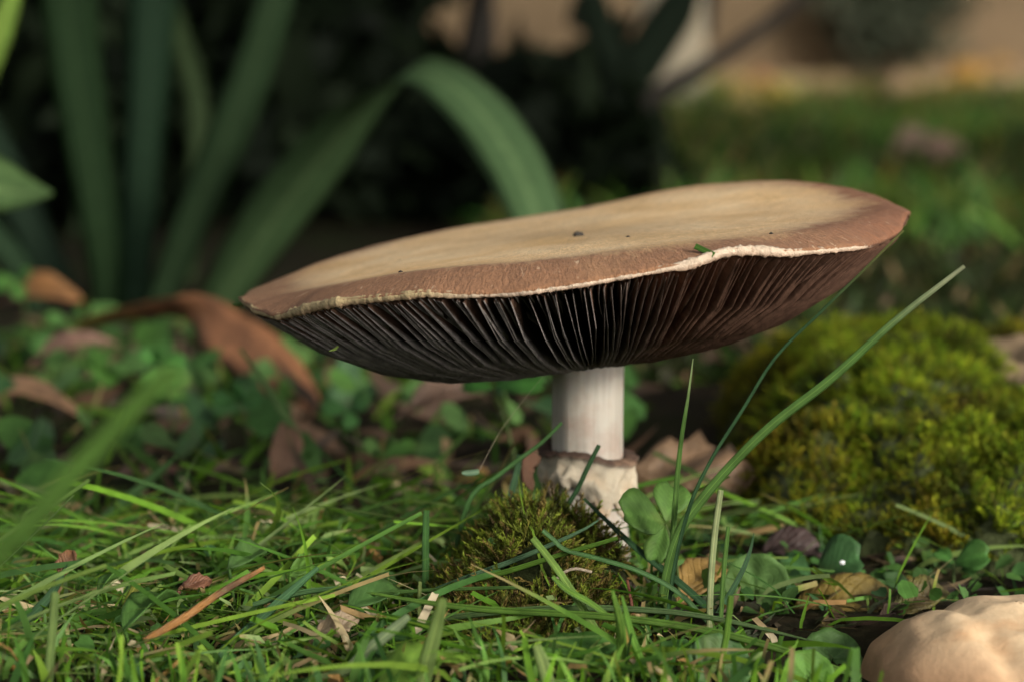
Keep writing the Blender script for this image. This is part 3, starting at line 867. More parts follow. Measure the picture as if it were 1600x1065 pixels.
single_leaf('plantain', 'small green leaf left of the long blue green blade', 'leafy plant', P(358, 888, 45.8), P(418, 862, 47.4), .5, (.2, -.55, .8), M_LEAF, (.06, .125, .032), cup=.3, wav=.2)
single_leaf('plantain', 'notched green leaf behind the straw bits', 'leafy plant', P(152, 932, 44.6), P(196, 900, 45.6), .36, (-.5, -.6, .6), M_LEAF, (.065, .15, .03), shape='heart', cup=.35, notch=.2)
single_leaf('plantain', 'bright triangular leaf above the orange stalk', 'leafy plant', P(452, 900, 45.4), P(484, 864, 46), .34, (.5, -.7, .4), M_LEAF, (.085, .18, .03), shape='lance', cup=.4, wav=.2)
single_leaf('plantain', 'shaded leaf in the dark hollow left of the moss', 'leafy plant', P(545, 950, 44.0), P(645, 930, 45.4), .7, (0, -.5, .85), M_LEAF, (.05, .11, .028), shape='lance', cup=.25, wav=.15)

# uncountable small leaves of the ground cover
def small_leaves(n, x, y, size, colr, zr, rng=RNG):
    z = ground(x, y) + zr * rng.random(n)
    Nn = unit(np.stack([rng.normal(size=n) * .5, -.5 + rng.normal(size=n) * .4, .8 + 0 * x], -1))
    T = unit(np.cross(Nn, rng.normal(size=(n, 3)))); S = np.cross(T, Nn)
    C = np.stack([x, y, z], -1); s = (size * (.6 + .8 * rng.random(n)))[:, None]
    ring = [(-1, 0, 0), (-.5, .55, .12), (.25, .8, .2), (.85, .5, .1), (.75, 0, -.05), (.85, -.5, .1), (.25, -.8, .2), (-.5, -.55, .12)]
    V = np.stack([C] + [C + T * s * a_ + S * s * b_ + Nn * s * h_ for a_, b_, h_ in ring], 1)
    F = np.array([(0, 1 + i, 1 + (i + 1) % 8) for i in range(8)])
    F = (F[None] + (np.arange(n) * 9)[:, None, None]).reshape(-1, 3)
    cc = np.zeros((n, 9, 3)); cc[:, 1:, 0] = np.array([r_[1] for r_ in ring])
    return V.reshape(-1, 3), F, np.repeat(colr, 9, 0), cc.reshape(-1, 3)
LG = np.array([(.05, .13, .03), (.065, .16, .03), (.04, .10, .035), (.08, .17, .045)])
x, y = region(300, -10, 4, 41, 52, near_keep); n1 = len(x)
p1 = small_leaves(n1, x, y, .17, pick(n1, LG), .45)
x, y = region(150, -17, 3, 56, 88); n2 = len(x)
p2 = small_leaves(n2, x, y, .62, pick(n2, LG * .9), 1.5)
x, y = region(190, 3.2, 11, 46, 56); n3 = len(x)
p3 = small_leaves(n3, x, y, .2, pick(n3, LG * .8), .5)
v, f, c, k = cat([p1, p2, p3])
tag(mesh_np('ground_cover', v, f, M_LEAF, None, c, k), 'small round leaves of clover scattered through the lawn', 'ground cover', kind='stuff')

# dead leaves
def dead_leaf(label, A, B, w, Nn, colr, cup=.25, bend=.18, wav=.12, group=None, seed=0, shape='oval'):
    A = np.asarray(A, float); B = np.asarray(B, float)
    V, F, cc = leaf_geo(A, B, w, Nn, shape=shape, cup=cup, bend=bend, nu=16, nv=9, wav=wav, seed=seed)
    c = np.tile(np.asarray(colr, float), (len(V), 1)) * (1 - .3 * np.exp(-(cc[:, :1] / .1) ** 2))
    t = thing('dead_leaf', label, 'dead leaf', (A[0], A[1], A[2]), group)
    o = mesh_np('leaf_blade', V, F, M_DEAD, t, c, cc)
    md = o.modifiers.new('thickness', 'SOLIDIFY'); md.thickness = .03 * U; md.offset = 0
    tube('stalk', crom([A, A - unit(B - A) * w * .2 + np.array((0, 0, -.05)), A - unit(B - A) * w * .4 + np.array((0, 0, -.2))], 4), .04, M_DEAD, t, colr, m=5)
    return t
dead_leaf('rounded brown dead leaf lying in the grass at left', P(150, 775, 61), P(315, 760, 60), 1.5, (0, -.75, .65), (.20, .095, .055), seed=1, cup=-.2, bend=.2)
dead_leaf('tan curled dead leaf upright below the orange iris leaf', P(425, 760, 59), P(445, 660, 60.5), .75, (.4, -1, .2), (.26, .14, .08), seed=2)
dead_leaf('long tan dead leaf slanting at far left', P(-30, 620, 68), P(150, 665, 66), .7, (0, -.6, .8), (.30, .17, .09), seed=3, shape='lance')
dead_leaf('rusty dead leaf under the left iris leaves', P(10, 470, 86), P(130, 470, 85), 1.2, (0, -.7, .7), (.22, .10, .03), seed=4)
dead_leaf('pinkish brown dead leaf below the dead iris leaf', P(60, 560, 74), P(190, 540, 74), .7, (0, -.6, .8), (.24, .13, .09), seed=5, shape='lance')
dead_leaf('curled tan dead leaf standing right behind the stem', P(985, 740, 57), P(1180, 745, 56), 2.1, (0, -.85, .5), (.22, .135, .075), seed=6, cup=-.30, bend=.10, wav=.30)
dead_leaf('mottled yellow dead leaf under the drop bearing clover', P(1230, 985, 47), P(1420, 945, 48), 1.25, (0, -.5, .85), (.15, .105, .02), seed=7, cup=.1)
dead_leaf('orange yellow dead leaf under the scalloped leaf', P(1060, 945, 46.6), P(1130, 885, 48.2), .8, (0, -.55, .85), (.22, .135, .035), seed=8, cup=.1)
dead_leaf('dark purple brown dead leaf behind the drop bearing clover', P(1190, 865, 51.3), P(1290, 872, 51), .9, (0, -.5, .85), (.055, .032, .028), seed=9)
dead_leaf('olive dead leaf beside the button mushroom', P(1395, 965, 46.6), P(1480, 925, 47.5), .7, (.1, -.6, .8), (.13, .13, .02), seed=10)
dead_leaf('small orange dead leaf scrap in the left foreground grass', P(95, 900, 45.5), P(115, 860, 45.8), .35, (0, -1, .3), (.24, .11, .045), seed=11, wav=.3)
dead_leaf('reddish dead leaf scrap by the orange stalk', P(285, 915, 44.6), P(330, 908, 44.9), .28, (0, -1, .5), (.17, .07, .035), seed=12, wav=.3)
dead_leaf('pale torn leaf scrap in the bottom grass', P(495, 990, 43), P(560, 968, 43.2), .4, (0, -.9, .5), (.36, .27, .17), seed=13, wav=.3)
dead_leaf('dark brown dead leaf half hidden behind the stem', P(640, 640, 64), P(760, 620, 65), 1.1, (0, -.6, .8), (.12, .07, .045), seed=14)
for i, (px, py, Y, s, col_, lb) in enumerate([
    (1160, 168, 420, 6, (.40, .26, .05), 'yellow fallen leaf on the far lawn beside the bare branch'),
    (1215, 178, 380, 6, (.45, .34, .04), 'lemon yellow fallen leaf on the far lawn'),
    (1190, 150, 470, 5, (.35, .16, .05), 'orange fallen leaf close to the foot of the wall'),
    (1415, 162, 410, 6, (.40, .27, .13), 'tan fallen leaf below the wall bush'),
    (1515, 148, 450, 8, (.42, .22, .03), 'orange fallen leaf at the right of the far lawn'),
    (1565, 128, 510, 6, (.30, .16, .03), 'rust fallen leaf in the far right corner of the lawn'),
    (1430, 272, 205, 4.0, (.34, .23, .15), 'pale brown fallen leaf in the middle of the lawn'),
    (1475, 282, 196, 3.2, (.32, .19, .13), 'pinkish fallen leaf just above the cap edge on the lawn'),
    (1160, 200, 310, 5, (.30, .24, .05), 'olive yellow fallen leaf among the lawn grass'),
    (1300, 160, 430, 6, (.28, .2, .08), 'dull ochre fallen leaf at the lawn edge')]):
    A = P(px - s * 2000 / Y, py + 2, Y) + np.array((0, 0, 1.5)); B = P(px + s * 2000 / Y, py - 8, Y + 1.5) + np.array((0, 0, 1.8))
    dead_leaf(lb, A, B, s * .75, (0, -.6, .8), col_, seed=20 + i, group='fallen leaves on the far lawn')

# ------------------------------------------------------------------ moss
def sprig(rng, nl=26, L=.55, lw=.022, ll=.11):
    """one feathery moss shoot, base at the origin growing along z"""
    lean = rng.normal(size=2) * .35
    t = np.linspace(0, 1, 6)
    ax = np.stack([lean[0] * t ** 1.6 * L, lean[1] * t ** 1.6 * L, t * L], -1)
    V, F = [], []
    r = .012
    for i in range(6):
        for a_ in (0, 2.1, 4.2): V.append(ax[i] + np.array((math.cos(a_) * r, math.sin(a_) * r, 0)))
    for i in range(5):
        for j in range(3):
            a_, b_ = i * 3 + j, i * 3 + (j + 1) % 3
            F += [(a_, b_, b_ + 3), (a_, b_ + 3, a_ + 3)]
    tv = [t[i // 3] for i in range(18)]
    for k in range(nl):
        s = .12 + .88 * (k + .5) / nl
        p = np.array([np.interp(s, t, ax[:, q]) for q in range(3)])
        ang = k * 2.4 + rng.random() * .5
        out = np.array((math.cos(ang), math.sin(ang), .55 + .9 * s)); out /= np.linalg.norm(out)
        sd = np.array((-math.sin(ang), math.cos(ang), 0))
        l_ = ll * (1.1 - .55 * s) * (.7 + .6 * rng.random())
        b0 = len(V)
        V += [p - sd * lw * .5, p + sd * lw * .5, p + out * l_ * .55 + sd * lw * .6 + np.array((0, 0, -.004)), p + out * l_ * .55 - sd * lw * .6 + np.array((0, 0, -.004)), p + out * l_ + np.array((0, 0, .25 * l_))]
        F += [(b0, b0 + 1, b0 + 2), (b0, b0 + 2, b0 + 3), (b0 + 3, b0 + 2, b0 + 4)]
        tv += [s, s, s, s, s]
    return np.array(V), np.array(F), np.array(tv)
_r = np.random.default_rng(5)
SPR = [sprig(_r, 30, .55, .020, .12) for _ in range(6)]
SPR_LO = [sprig(_r, 13, .55, .04, .15) for _ in range(5)]

def moss_geo(pts, nrm, scale, pal, kinds, rng, tint=None):
    n = len(pts)
    nrm = unit(nrm + rng.normal(size=(n, 3)) * .45)
    ref = unit(np.cross(nrm, rng.normal(size=(n, 3)))); oth = np.cross(nrm, ref)
    pal = np.asarray(pal)
    colr = pal[rng.integers(0, len(pal), n)] * (.65 + .7 * rng.random((n, 1)))
    if tint is not None: colr = colr * tint
    kind = rng.integers(0, len(kinds), n)
    out = []
    for q, (V, F, tv) in enumerate(kinds):
        m = kind == q
        if not m.any(): continue
        s = scale[m][:, None, None]
        W = pts[m][:, None] + s * (V[None, :, 0:1] * ref[m][:, None] + V[None, :, 1:2] * oth[m][:, None] + V[None, :, 2:3] * nrm[m][:, None])
        nn = m.sum()
        FF = (F[None] + (np.arange(nn) * len(V))[:, None, None]).reshape(-1, 3)
        c = colr[m][:, None] * (.55 + .8 * tv)[None, :, None]
        out.append((W.reshape(-1, 3), FF, c.reshape(-1, 3), np.zeros((nn * len(V), 3))))
    return cat(out)

# moss on the hump in front of the stem
mr = np.random.default_rng(21)
n = 3400
th = mr.random(n) * 2 * np.pi; rr = np.sqrt(mr.random(n))
mx_ = .40 + 1.75 * rr * np.cos(th) + mr.normal(size=n) * .2; my_ = 45.9 + 2.9 * rr * np.sin(th)
mz = ground(mx_, my_)
keep = ((mx_ - 1.43) ** 2 + (my_ - 50) ** 2 > 1.0) & (vn(mx_ * 1.9 + 5, my_ * 1.5) > .20 + .22 * mr.random(n))
mx_, my_, mz = mx_[keep], my_[keep], mz[keep]
h_ = .05
nr = np.stack([-(ground(mx_ + h_, my_) - mz) / h_, -(ground(mx_, my_ + h_) - mz) / h_, np.ones_like(mx_)], -1)
patch = vn(mx_ * 1.4 + 5, my_ * 1.4)
v, f, c, k = moss_geo(np.stack([mx_, my_, mz - .06], -1), unit(nr), .55 + .7 * mr.random(len(mx_)), [(.12, .115, .02), (.085, .11, .012), (.055, .065, .012), (.17, .125, .035), (.07, .05, .018), (.12, .155, .015), (.15, .18, .02)], SPR, mr)
tag(mesh_np('moss', v, f, M_MOSS, None, c, k), 'feathery brown green moss on the soil hump at the stem foot', 'moss', kind='stuff')

# mossy stone on the right
st = thing('mossy_stone', 'low rounded stone under bright yellow green moss behind the grass tuft', 'stone', (9.2, 63, 0))
def stone_surf(nu=60, nv=46):
    u, v_ = np.meshgrid(np.linspace(0, 2 * np.pi, nu, endpoint=False), np.linspace(.0, 1, nv), indexing='ij')
    return u, v_
humps = [((9.0, 64.5), (3.5, 9.5), 2.75), ((13.2, 66), (4.6, 9.0), 2.2), ((7.6, 58), (2.6, 5.5), 1.5), ((12.0, 57.5), (4.0, 5.0), 1.6), ((10.6, 55.2), (5.4, 4.2), 1.15)]
def stone_h(x, y):
    h = np.zeros_like(x)
    for (cx, cy), (ax_, ay_), hh in humps:
        q = ((x - cx) / ax_) ** 2 + ((y - cy) / ay_) ** 2
        hi = hh * np.maximum(1 - q, 0) ** .6
        h = np.maximum(h, hi) + .25 * np.minimum(h, hi)
    return h + ((fbm(x * .8, y * .8) - .5) * 1.3 + (vn(x * 2.2, y * 1.7) - .5) * .45) * (h > .1)
sx_, sy_ = np.meshgrid(np.linspace(4, 19, 90), np.linspace(51, 77, 110), indexing='ij')
sz_ = stone_h(sx_, sy_)
zz = np.where(sz_ > .05, sz_, -.8)
mesh_np('stone_body', np.stack([sx_, sy_, zz], -1).reshape(-1, 3), grid_faces(90, 110)[:, ::-1], M_STONE_FILM, st)
bx_, by_ = np.meshgrid(np.linspace(-1, 1, 26), np.linspace(-1, 1, 30), indexing='ij')
bxx = 13.9 + 2.3 * bx_; byy = 63.5 + 6 * by_
bump_ = np.maximum(1 - bx_ ** 2 - by_ ** 2, 0) ** .5
mesh_np('bare_patch', np.stack([bxx, byy, stone_h(bxx, byy) - .5 + 1.15 * bump_ + .12 * (fbm(bxx * 3, byy * 2) - .5)], -1).reshape(-1, 3), grid_faces(26, 30)[:, ::-1], M_STONE, st)
n = 42000
mx_ = 4 + 14 * mr.random(n); my_ = 51 + 24 * mr.random(n)
hz_ = stone_h(mx_, my_)
bare = ((mx_ - 13.9) / 1.7) ** 2 + ((my_ - 63.5) / 4.8) ** 2 < 1 + .6 * (mr.random(n) - .5)
keep = (hz_ > .06) & (vn(mx_ * 2.4 + 9, my_ * 1.8) > .08 + .16 * mr.random(n)) & ~bare & (np.abs(mx_) < my_ * .235)
mx_, my_, hz_ = mx_[keep], my_[keep], hz_[keep]
nr = np.stack([-(stone_h(mx_ + .1, my_) - hz_) / .1, -(stone_h(mx_, my_ + .1) - hz_) / .1, np.full_like(mx_, 1.0)], -1)
nr = np.clip(nr, -2, 2)
clump = vn(mx_ * 1.6, my_ * 1.1) ** 1.4
dry = (sstep(.45, .75, fbm(mx_ * .6, my_ * .35 + 3) + .25 * (mx_ < 7.2)))[:, None]
v, f, c, k = moss_geo(np.stack([mx_, my_, hz_ - .1], -1), unit(nr), (.42 + .72 * clump) * (.7 + .5 * mr.random(len(mx_))), [(.125, .155, .007), (.095, .135, .006), (.15, .17, .010), (.10, .10, .008), (.075, .12, .008)], SPR_LO, mr, (np.array((1.05, .78, .8)) * dry + np.array((1.05, 1.1, 1.0)) * (1 - dry)) * (.25 + 1.15 * sstep(.25, .62, fbm(mx_ * 1.9 + 2, my_ * 1.3 + 4)))[:, None])
mesh_np('moss_cover', v, f, M_MOSS, st, c, k)['kind'] = 'stuff'

# ------------------------------------------------------------------ the tall mushroom
mush = thing('mushroom', 'tall mushroom with a wide flat tan cap, dark gills and white stem', 'mushroom', (1.47, 50, 0))
FRONT = np.array([(372, 468), (385, 480), (405, 489), (430, 497), (452, 491), (480, 483), (520, 475), (600, 468), (640, 463), (665, 460), (720, 464), (800, 461), (860, 453), (940, 441), (1020, 426), (1080, 415), (1115, 403), (1140, 395), (1170, 392), (1235, 397), (1300, 391), (1360, 383), (1395, 368), (1412, 350), (1420, 325)], float)
BACK = np.array([(372, 466), (400, 452), (460, 425), (540, 397), (620, 376), (700, 358), (800, 342), (900, 327), (980, 312), (1060, 292), (1150, 284), (1240, 281), (1330, 290), (1390, 303), (1420, 325)], float)
SHLD = np.array([(372, 470), (450, 462), (505, 449), (570, 436), (625, 428), (694, 418), (780, 412), (900, 403), (1022, 386), (1080, 380), (1165, 371), (1236, 363), (1307, 348), (1380, 330), (1420, 322)], float)
CYD = 50.0
pl_, pr_ = P(376, 468, CYD), P(1416, 325, CYD)
CC = (pl_ + pr_) / 2
RC = np.linalg.norm(pr_ - pl_) / 2
AU = unit(pr_ - pl_)
AV = np.array((0, 1, 0.0)); AV = unit(AV - AU * np.dot(AU, AV))
AN = np.cross(AU, AV)
M = 360
PHI = np.linspace(0, 2 * np.pi, M, endpoint=False)
def fit_h(r, curve_front, curve_back, soft):
    out = []
    for ph in PHI:
        p = CC + RC * r * (math.cos(ph) * AU + math.sin(ph) * AV)
        px, py = proj(p)
        hf = (P(px, np.interp(px, curve_front[:, 0], curve_front[:, 1]), p[1]) - p)[2]
        hb = (P(px, np.interp(px, curve_back[:, 0], curve_back[:, 1]), p[1]) - p)[2] if curve_back is not None else None
        if hb is None: hb = .0
        w = float(sstep(-soft, soft, -math.sin(ph)))
        out.append(hf * w + hb * (1 - w))
    return np.array(out)
RS = .865
hr_ = fit_h(1.0, FRONT, None, .12)
hs_ = fit_h(RS, SHLD, BACK, .55)
def ksm(a_, k):
    ker = np.ones(2 * k + 1) / (2 * k + 1)
    return np.convolve(np.concatenate([a_[-k:], a_, a_[:k]]), ker, 'valid')
hs_ = ksm(ksm(hs_, 7), 5)
hr_ = ksm(hr_, 1)
_da = np.minimum(PHI, 2 * np.pi - PHI)
hr_ = hr_ - .15 * np.exp(-(_da / .5) ** 2)          # the rim turns down at the right end
H0 = hs_.mean() + .02
def rimr(ph):
    return 1 + .004 * np.sin(ph * 7 + 1) + .003 * np.sin(ph * 19 + 2) + .004 * np.sin(ph * 43) * np.abs(np.sin(ph * 3))
def hR(ph): return np.interp(ph % (2 * np.pi), np.append(PHI, 2 * np.pi), np.append(hr_, hr_[0]))
def hS(ph): return np.interp(ph % (2 * np.pi), np.append(PHI, 2 * np.pi), np.append(hs_, hs_[0]))
def top_h(r, ph):
    inner = H0 + (hS(ph) - H0) * np.clip(r / RS, 0, 1) ** 2.2
    t = np.clip((r - RS) / (1 - RS), 0, 1)
    outer = hS(ph) + (hR(ph) + .06 - hS(ph)) * t ** (1.5 + 1.6 * np.clip(np.cos(ph), 0, 1) ** 6)
    wob = (fbm(np.cos(ph) * r * 4 + 9, np.sin(ph) * r * 4 + 5) - .5) * .10 * np.clip(1.1 - r, 0, 1)
    return np.where(r <= RS, inner, outer) + wob
def cap_pt(r, ph, h):
    r = np.asarray(r, float); rr_ = r * (1 + (rimr(ph) - 1) * r)
    return CC + (RC * rr_ * np.cos(ph))[..., None] * AU + (RC * rr_ * np.sin(ph))[..., None] * AV + np.asarray(h)[..., None] * AN
def edge_h(r, ph):                      # the free edge of the gills
    return hR(ph) * r ** 3 - .04 - 2.10 * (1 - r ** 3.0) * (1 - .01 * np.cos(ph)) + .10 * np.sin(ph * 3 + .5) * r * (1 - r) * 2
def flesh_h(r, ph):                     # underside of the flesh the gills hang from
    return top_h(r, ph) - .07 - .85 * (1 - r) ** 1.1
rs = np.concatenate([np.linspace(0.003, .8, 26), np.linspace(.82, 1.0, 18)])
Rg, Pg = np.meshgrid(rs, PHI, indexing='ij')
Vt = cap_pt(Rg, Pg, top_h(Rg, Pg))
rb = np.linspace(1.0, .05, 16)
Rb, Pb = np.meshgrid(rb, PHI, indexing='ij')
Vb = cap_pt(Rb * .997, Pb, flesh_h(Rb, Pb))
Vc = np.concatenate([Vt.reshape(-1, 3), Vb.reshape(-1, 3)])
Fc = grid_faces(len(rs) + len(rb), M, True)
Rall = np.concatenate([Rg.ravel(), Rb.ravel()]); Pall = np.concatenate([Pg.ravel(), Pb.ravel()])
ccap = np.stack([np.cos(Pall) * 2.2, np.sin(Pall) * 2.2, Rall], -1)
# pigment of the margin: chocolate brown in front, redder at the right end
red = sstep(.55, .98, np.cos(Pall))[:, None]
bcol = np.array((.262, .132, .068)) * (1 - red) + np.array((.22, .092, .045)) * red
o_cap = mesh_np('cap', Vc, Fc, M_CAP, mush, bcol, ccap)

# the cream torn margin
def margin():
    m = 8
    n = 900
    ph = np.linspace(0, 2 * np.pi, n, endpoint=False)
    px = np.array([proj(cap_pt(np.array(1.0), np.array(p_), hR(p_)))[0] for p_ in ph])
    frontal = sstep(-.1, .25, -np.sin(ph))
    thick = .045 + frontal * (.018 + .034 * sstep(1010, 1150, px) * (1 - sstep(1225, 1290, px)) + .025 * sstep(430, 480, px) * (1 - sstep(690, 760, px)) + .006 * sstep(760, 860, px) * (1 - sstep(1290, 1350, px)))
    thick = thick * (1 - .75 * sstep(1330, 1400, px)) * .72 * (.75 + .5 * vn(ph * 9, ph * 0 + 3)) * (.8 + .4 * vn(ph * 150, ph * 0 + 8))
    ang = np.linspace(0, 2 * np.pi, m, endpoint=False)
    V = np.zeros((n, m, 3)); C = np.zeros((n, m, 3))
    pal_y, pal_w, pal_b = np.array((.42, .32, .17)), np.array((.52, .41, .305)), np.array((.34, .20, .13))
    for j, a_ in enumerate(ang):
        jit = 1 + .35 * (vn(ph * 150 + j * 7, ph * 0 + j) - .5)
        rad = 1.0 - .006 + thick * math.cos(a_) * jit / RC * .8
        hh = hR(ph) + .012 + thick * math.sin(a_) * jit * 1.25
        V[:, j] = CC + (RC * rad * rimr(ph) * np.cos(ph))[:, None] * AU + (RC * rad * rimr(ph) * np.sin(ph))[:, None] * AV + hh[:, None] * AN
        yl = sstep(640, 780, px)[:, None]
        c = pal_y * (1 - yl) + pal_w * yl
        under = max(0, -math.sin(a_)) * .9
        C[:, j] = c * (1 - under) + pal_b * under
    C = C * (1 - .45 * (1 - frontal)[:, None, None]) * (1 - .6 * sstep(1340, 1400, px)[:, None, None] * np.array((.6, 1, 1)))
    vv = V.reshape(-1, 3)
    i, j = np.meshgrid(np.arange(n), np.arange(m), indexing='ij')
    F = np.stack([i * m + j, ((i + 1) % n) * m + j, ((i + 1) % n) * m + (j + 1) % m, i * m + (j + 1) % m], -1).reshape(-1, 4)
    o = mesh_np('cap_margin', vv, F, M_MARGIN, o_cap, C.reshape(-1, 3), np.zeros((n * m, 3)))
    o.matrix_parent_inverse = Matrix.Identity(4)
    return o
def child_of(o, parent):
    """sub-part: parent sits at the same place as its own parent's inverse"""
    o.parent = parent
    o.matrix_parent_inverse = Matrix.Identity(4)
bpy.context.view_layer.update()
mo = margin(); child_of(mo, o_cap)

G_SHADE = np.array((.009, .0065, .0055)); G_EDGE = np.array((.20, .18, .168)); G_RIM = np.array((.24, .13, .085)); G_LIT = np.array((.075, .036, .023))
def gill_geo(ph0, r0, r1, seed, nr_=7, depth=1.0):
    rs_ = np.concatenate([[r0], np.linspace(r0 + .03, r1, nr_ - 1)])
    w = .011 + .010 * vn(seed * 3.1, 1)
    wav = (fbm(rs_ * 5 + 3, np.full(nr_, ph0 * 4.0)) - .5) * .055 + (vn(rs_ * 9 + seed, np.full(nr_, 2.0)) - .5) * .02
    ph = ph0 + wav * np.sin(np.clip((rs_ - .08) / .92, 0, 1) * np.pi) ** .6
    hf = flesh_h(rs_, ph) + .04; he0 = edge_h(rs_, ph)
    he = hf + (he0 - hf) * depth + .03 * (vn(rs_ * 14 + seed * 5, np.full(nr_, 7.)) - .5)
    he = np.minimum(he, hf - .03)
    taper = np.ones(nr_)
    if depth < .99: taper[0] = .15
    he = hf + (he - hf) * taper
    V = np.zeros((nr_, 7, 3)); C = np.zeros((nr_, 7, 3))
    wa = w / (RC * np.maximum(rs_, .18))
    curl = .05 * (vn(seed * 1.7, 3) - .5) / np.maximum(rs_, .2)        # edges swept sideways
    for j, (dp, tt) in enumerate(((-1, 0), (-1, .86), (-.9, .94), (0, 1), (.9, .94), (1, .86), (1, 0))):
        V[:, j] = cap_pt(rs_, ph + dp * wa * .5 + curl * tt, hf + (he - hf) * tt)
        side = sstep(.05, .5, np.cos(ph0 + .15))  # gills coloured as sunlit on the right, as shaded on the left
        dk = G_SHADE * (1 - side) + G_LIT * side
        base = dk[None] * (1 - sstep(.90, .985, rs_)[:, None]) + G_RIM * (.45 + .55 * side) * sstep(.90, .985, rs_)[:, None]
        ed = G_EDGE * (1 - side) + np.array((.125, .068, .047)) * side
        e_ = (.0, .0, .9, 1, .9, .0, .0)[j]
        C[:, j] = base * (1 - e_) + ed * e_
    return V.reshape(-1, 3), grid_faces(nr_, 7), C.reshape(-1, 3)
NG = 288
for i in range(NG):
    ph = (i + .35 * math.sin(i * 5.3)) * 2 * math.pi / NG
    ph += .008 * math.sin(i * .9) + .006 * math.sin(i * 2.3 + 1)
    V, F, C = gill_geo(ph, .125, .985, i + .5)
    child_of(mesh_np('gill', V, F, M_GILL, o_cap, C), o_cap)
parts = []
for i in range(NG * 2):
    ph = (i + .5) * math.pi / NG + .004 * math.sin(i * 3.7)
    V, F, C = gill_geo(ph, .62 + .3 * random.random(), .99, i + .2, 6, .5 + .4 * random.random())
    parts.append((V, F, C, np.zeros((len(V), 3))))
v, f, c, k = cat(parts)
so = mesh_np('short_gill', v, f, M_GILL, o_cap, c); child_of(so, o_cap); so['kind'] = 'stuff'

# stem, straight and fibrous with a swollen foot
SXC = P(919, 640, 49.9)[0]
zt = (CC + AN * -1.2)[2]
zs = np.concatenate([np.linspace(-.6, 1.4, 14), np.linspace(1.6, zt, 20)])
an = np.linspace(0, 2 * np.pi, 64, endpoint=False)
Vs, Cs = [], []
for z in zs:
    rad = .705 + .20 * float(1 - sstep(-.2, 2.0, z)) + .03 * float(sstep(zt - 1.2, zt, z))
    cx = SXC + .02 * (z - 3) + .02 * math.sin(z * 1.3)
    rr_ = rad * (1 + .05 * (fbm(np.cos(an) * 2 + z * .25, np.sin(an) * 2 + 3) - .5) + .010 * np.sin(an * 3 + 1) + .003 * np.sin(an * 11 + z * .3) + .002 * np.sin(an * 23))
    Vs.append(np.stack([cx + rr_ * np.cos(an), 50 + rr_ * np.sin(an), np.full(64, z)], -1))
    dirt = float(1 - sstep(-.2, 1.2, z))
    Cs.append(np.tile(np.array((.355, .322, .272)) * (1 - dirt * .35), (64, 1)))
mesh_np('stem', np.concatenate(Vs), grid_faces(len(zs), 64, True)[:, ::-1], M_STEM, mush, np.concatenate(Cs))

# torn ring: cream skirt with a dark spore stained upper lip
def ring_geo():
    n, prof = 140, 19
    an = np.linspace(0, 2 * np.pi, n, endpoint=False)
    Zt = P(918, 712, 49.2)[2]
    V = np.zeros((prof * 2, n, 3)); C = np.zeros((prof * 2, n, 3))
    tilt = -.10 * np.cos(an) + .07 * np.sin(an * 3 + .5) + .05 * (vn(an * 5, an * 0 + 2) - .5)
    low = .95 + .20 * np.cos(an - .3) + .45 * (vn(an * 2.2 + 3, an * 0) - .5) + .22 * (vn(an * 7, an * 0 + 4) - .5)
    low = low + (low[0] - low[-1]) * np.exp(-(2 * np.pi - an) / .3)
    for i in range(prof):
        t = i / (prof - 1)
        rad = np.interp(t, [0, .03, .10, .16, .35, .65, 1], [.74, .98, 1.0, .92, .89, .95, .84])
        rad = rad + .07 * np.sin(an * 6 + 1 + t * 2) * t + .12 * (fbm(np.cos(an) * 5 + t * 5, np.sin(an) * 5 + 2) - .5) * sstep(.1, .4, t) + .05 * (fbm(np.cos(an) * 3 + t * 3, np.sin(an) * 3 + 4) - .5) * 2 * t + .02 * np.sin(an * 17 + t * 9)
        z = Zt + tilt - t * low + .03 * (vn(an * 9, an * 0 + t * 5) - .5)
        V[i] = np.stack([SXC + rad * np.cos(an), 50 + rad * np.sin(an), z], -1)
        V[2 * prof - 1 - i] = np.stack([SXC + (rad - .10) * np.cos(an), 50 + (rad - .10) * np.sin(an), z + .02 - .04 * (i == 0)], -1)
        lipc = np.array((.055, .032, .022)); cream = np.array((.37, .32, .24)); tanb = np.array((.42, .31, .2))
        k_ = float(sstep(.09, .17, t))
        m_ = sstep(.45, .65, fbm(np.cos(an) * 3.5 + 7, np.sin(an) * 3.5 + t * 3.5))[:, None] * .85 * float(sstep(.15, .7, t))
        c = (lipc * (1 - k_) + cream * k_) * (1 - m_) + tanb * m_
        C[i] = c; C[2 * prof - 1 - i] = c * .8
    return V.reshape(-1, 3), grid_faces(prof * 2, n, True), C.reshape(-1, 3)
v, f, c = ring_geo()
o_ring = mesh_np('ring', v, f, M_RING, mush, c)
# the brown flap torn loose on the left of the ring
fp = crom([P(836, 706, 49.2), P(826, 725, 49.1), P(824, 745, 49.0), P(832, 765, 49.0)], 8)
fo = ribbon('ring_flap', fp, np.array([.16, .18, .17, .14, .12, .12, .09, .04]) * 1.1, (.5, -1, .1), M_RING, (.075, .038, .022), o_ring, fold=.4, thick=.03, wave=.2)
child_of(fo, o_ring)
dk = crom([P(842, 712, 49.4), P(846, 735, 49.3), P(850, 760, 49.2)], 6)

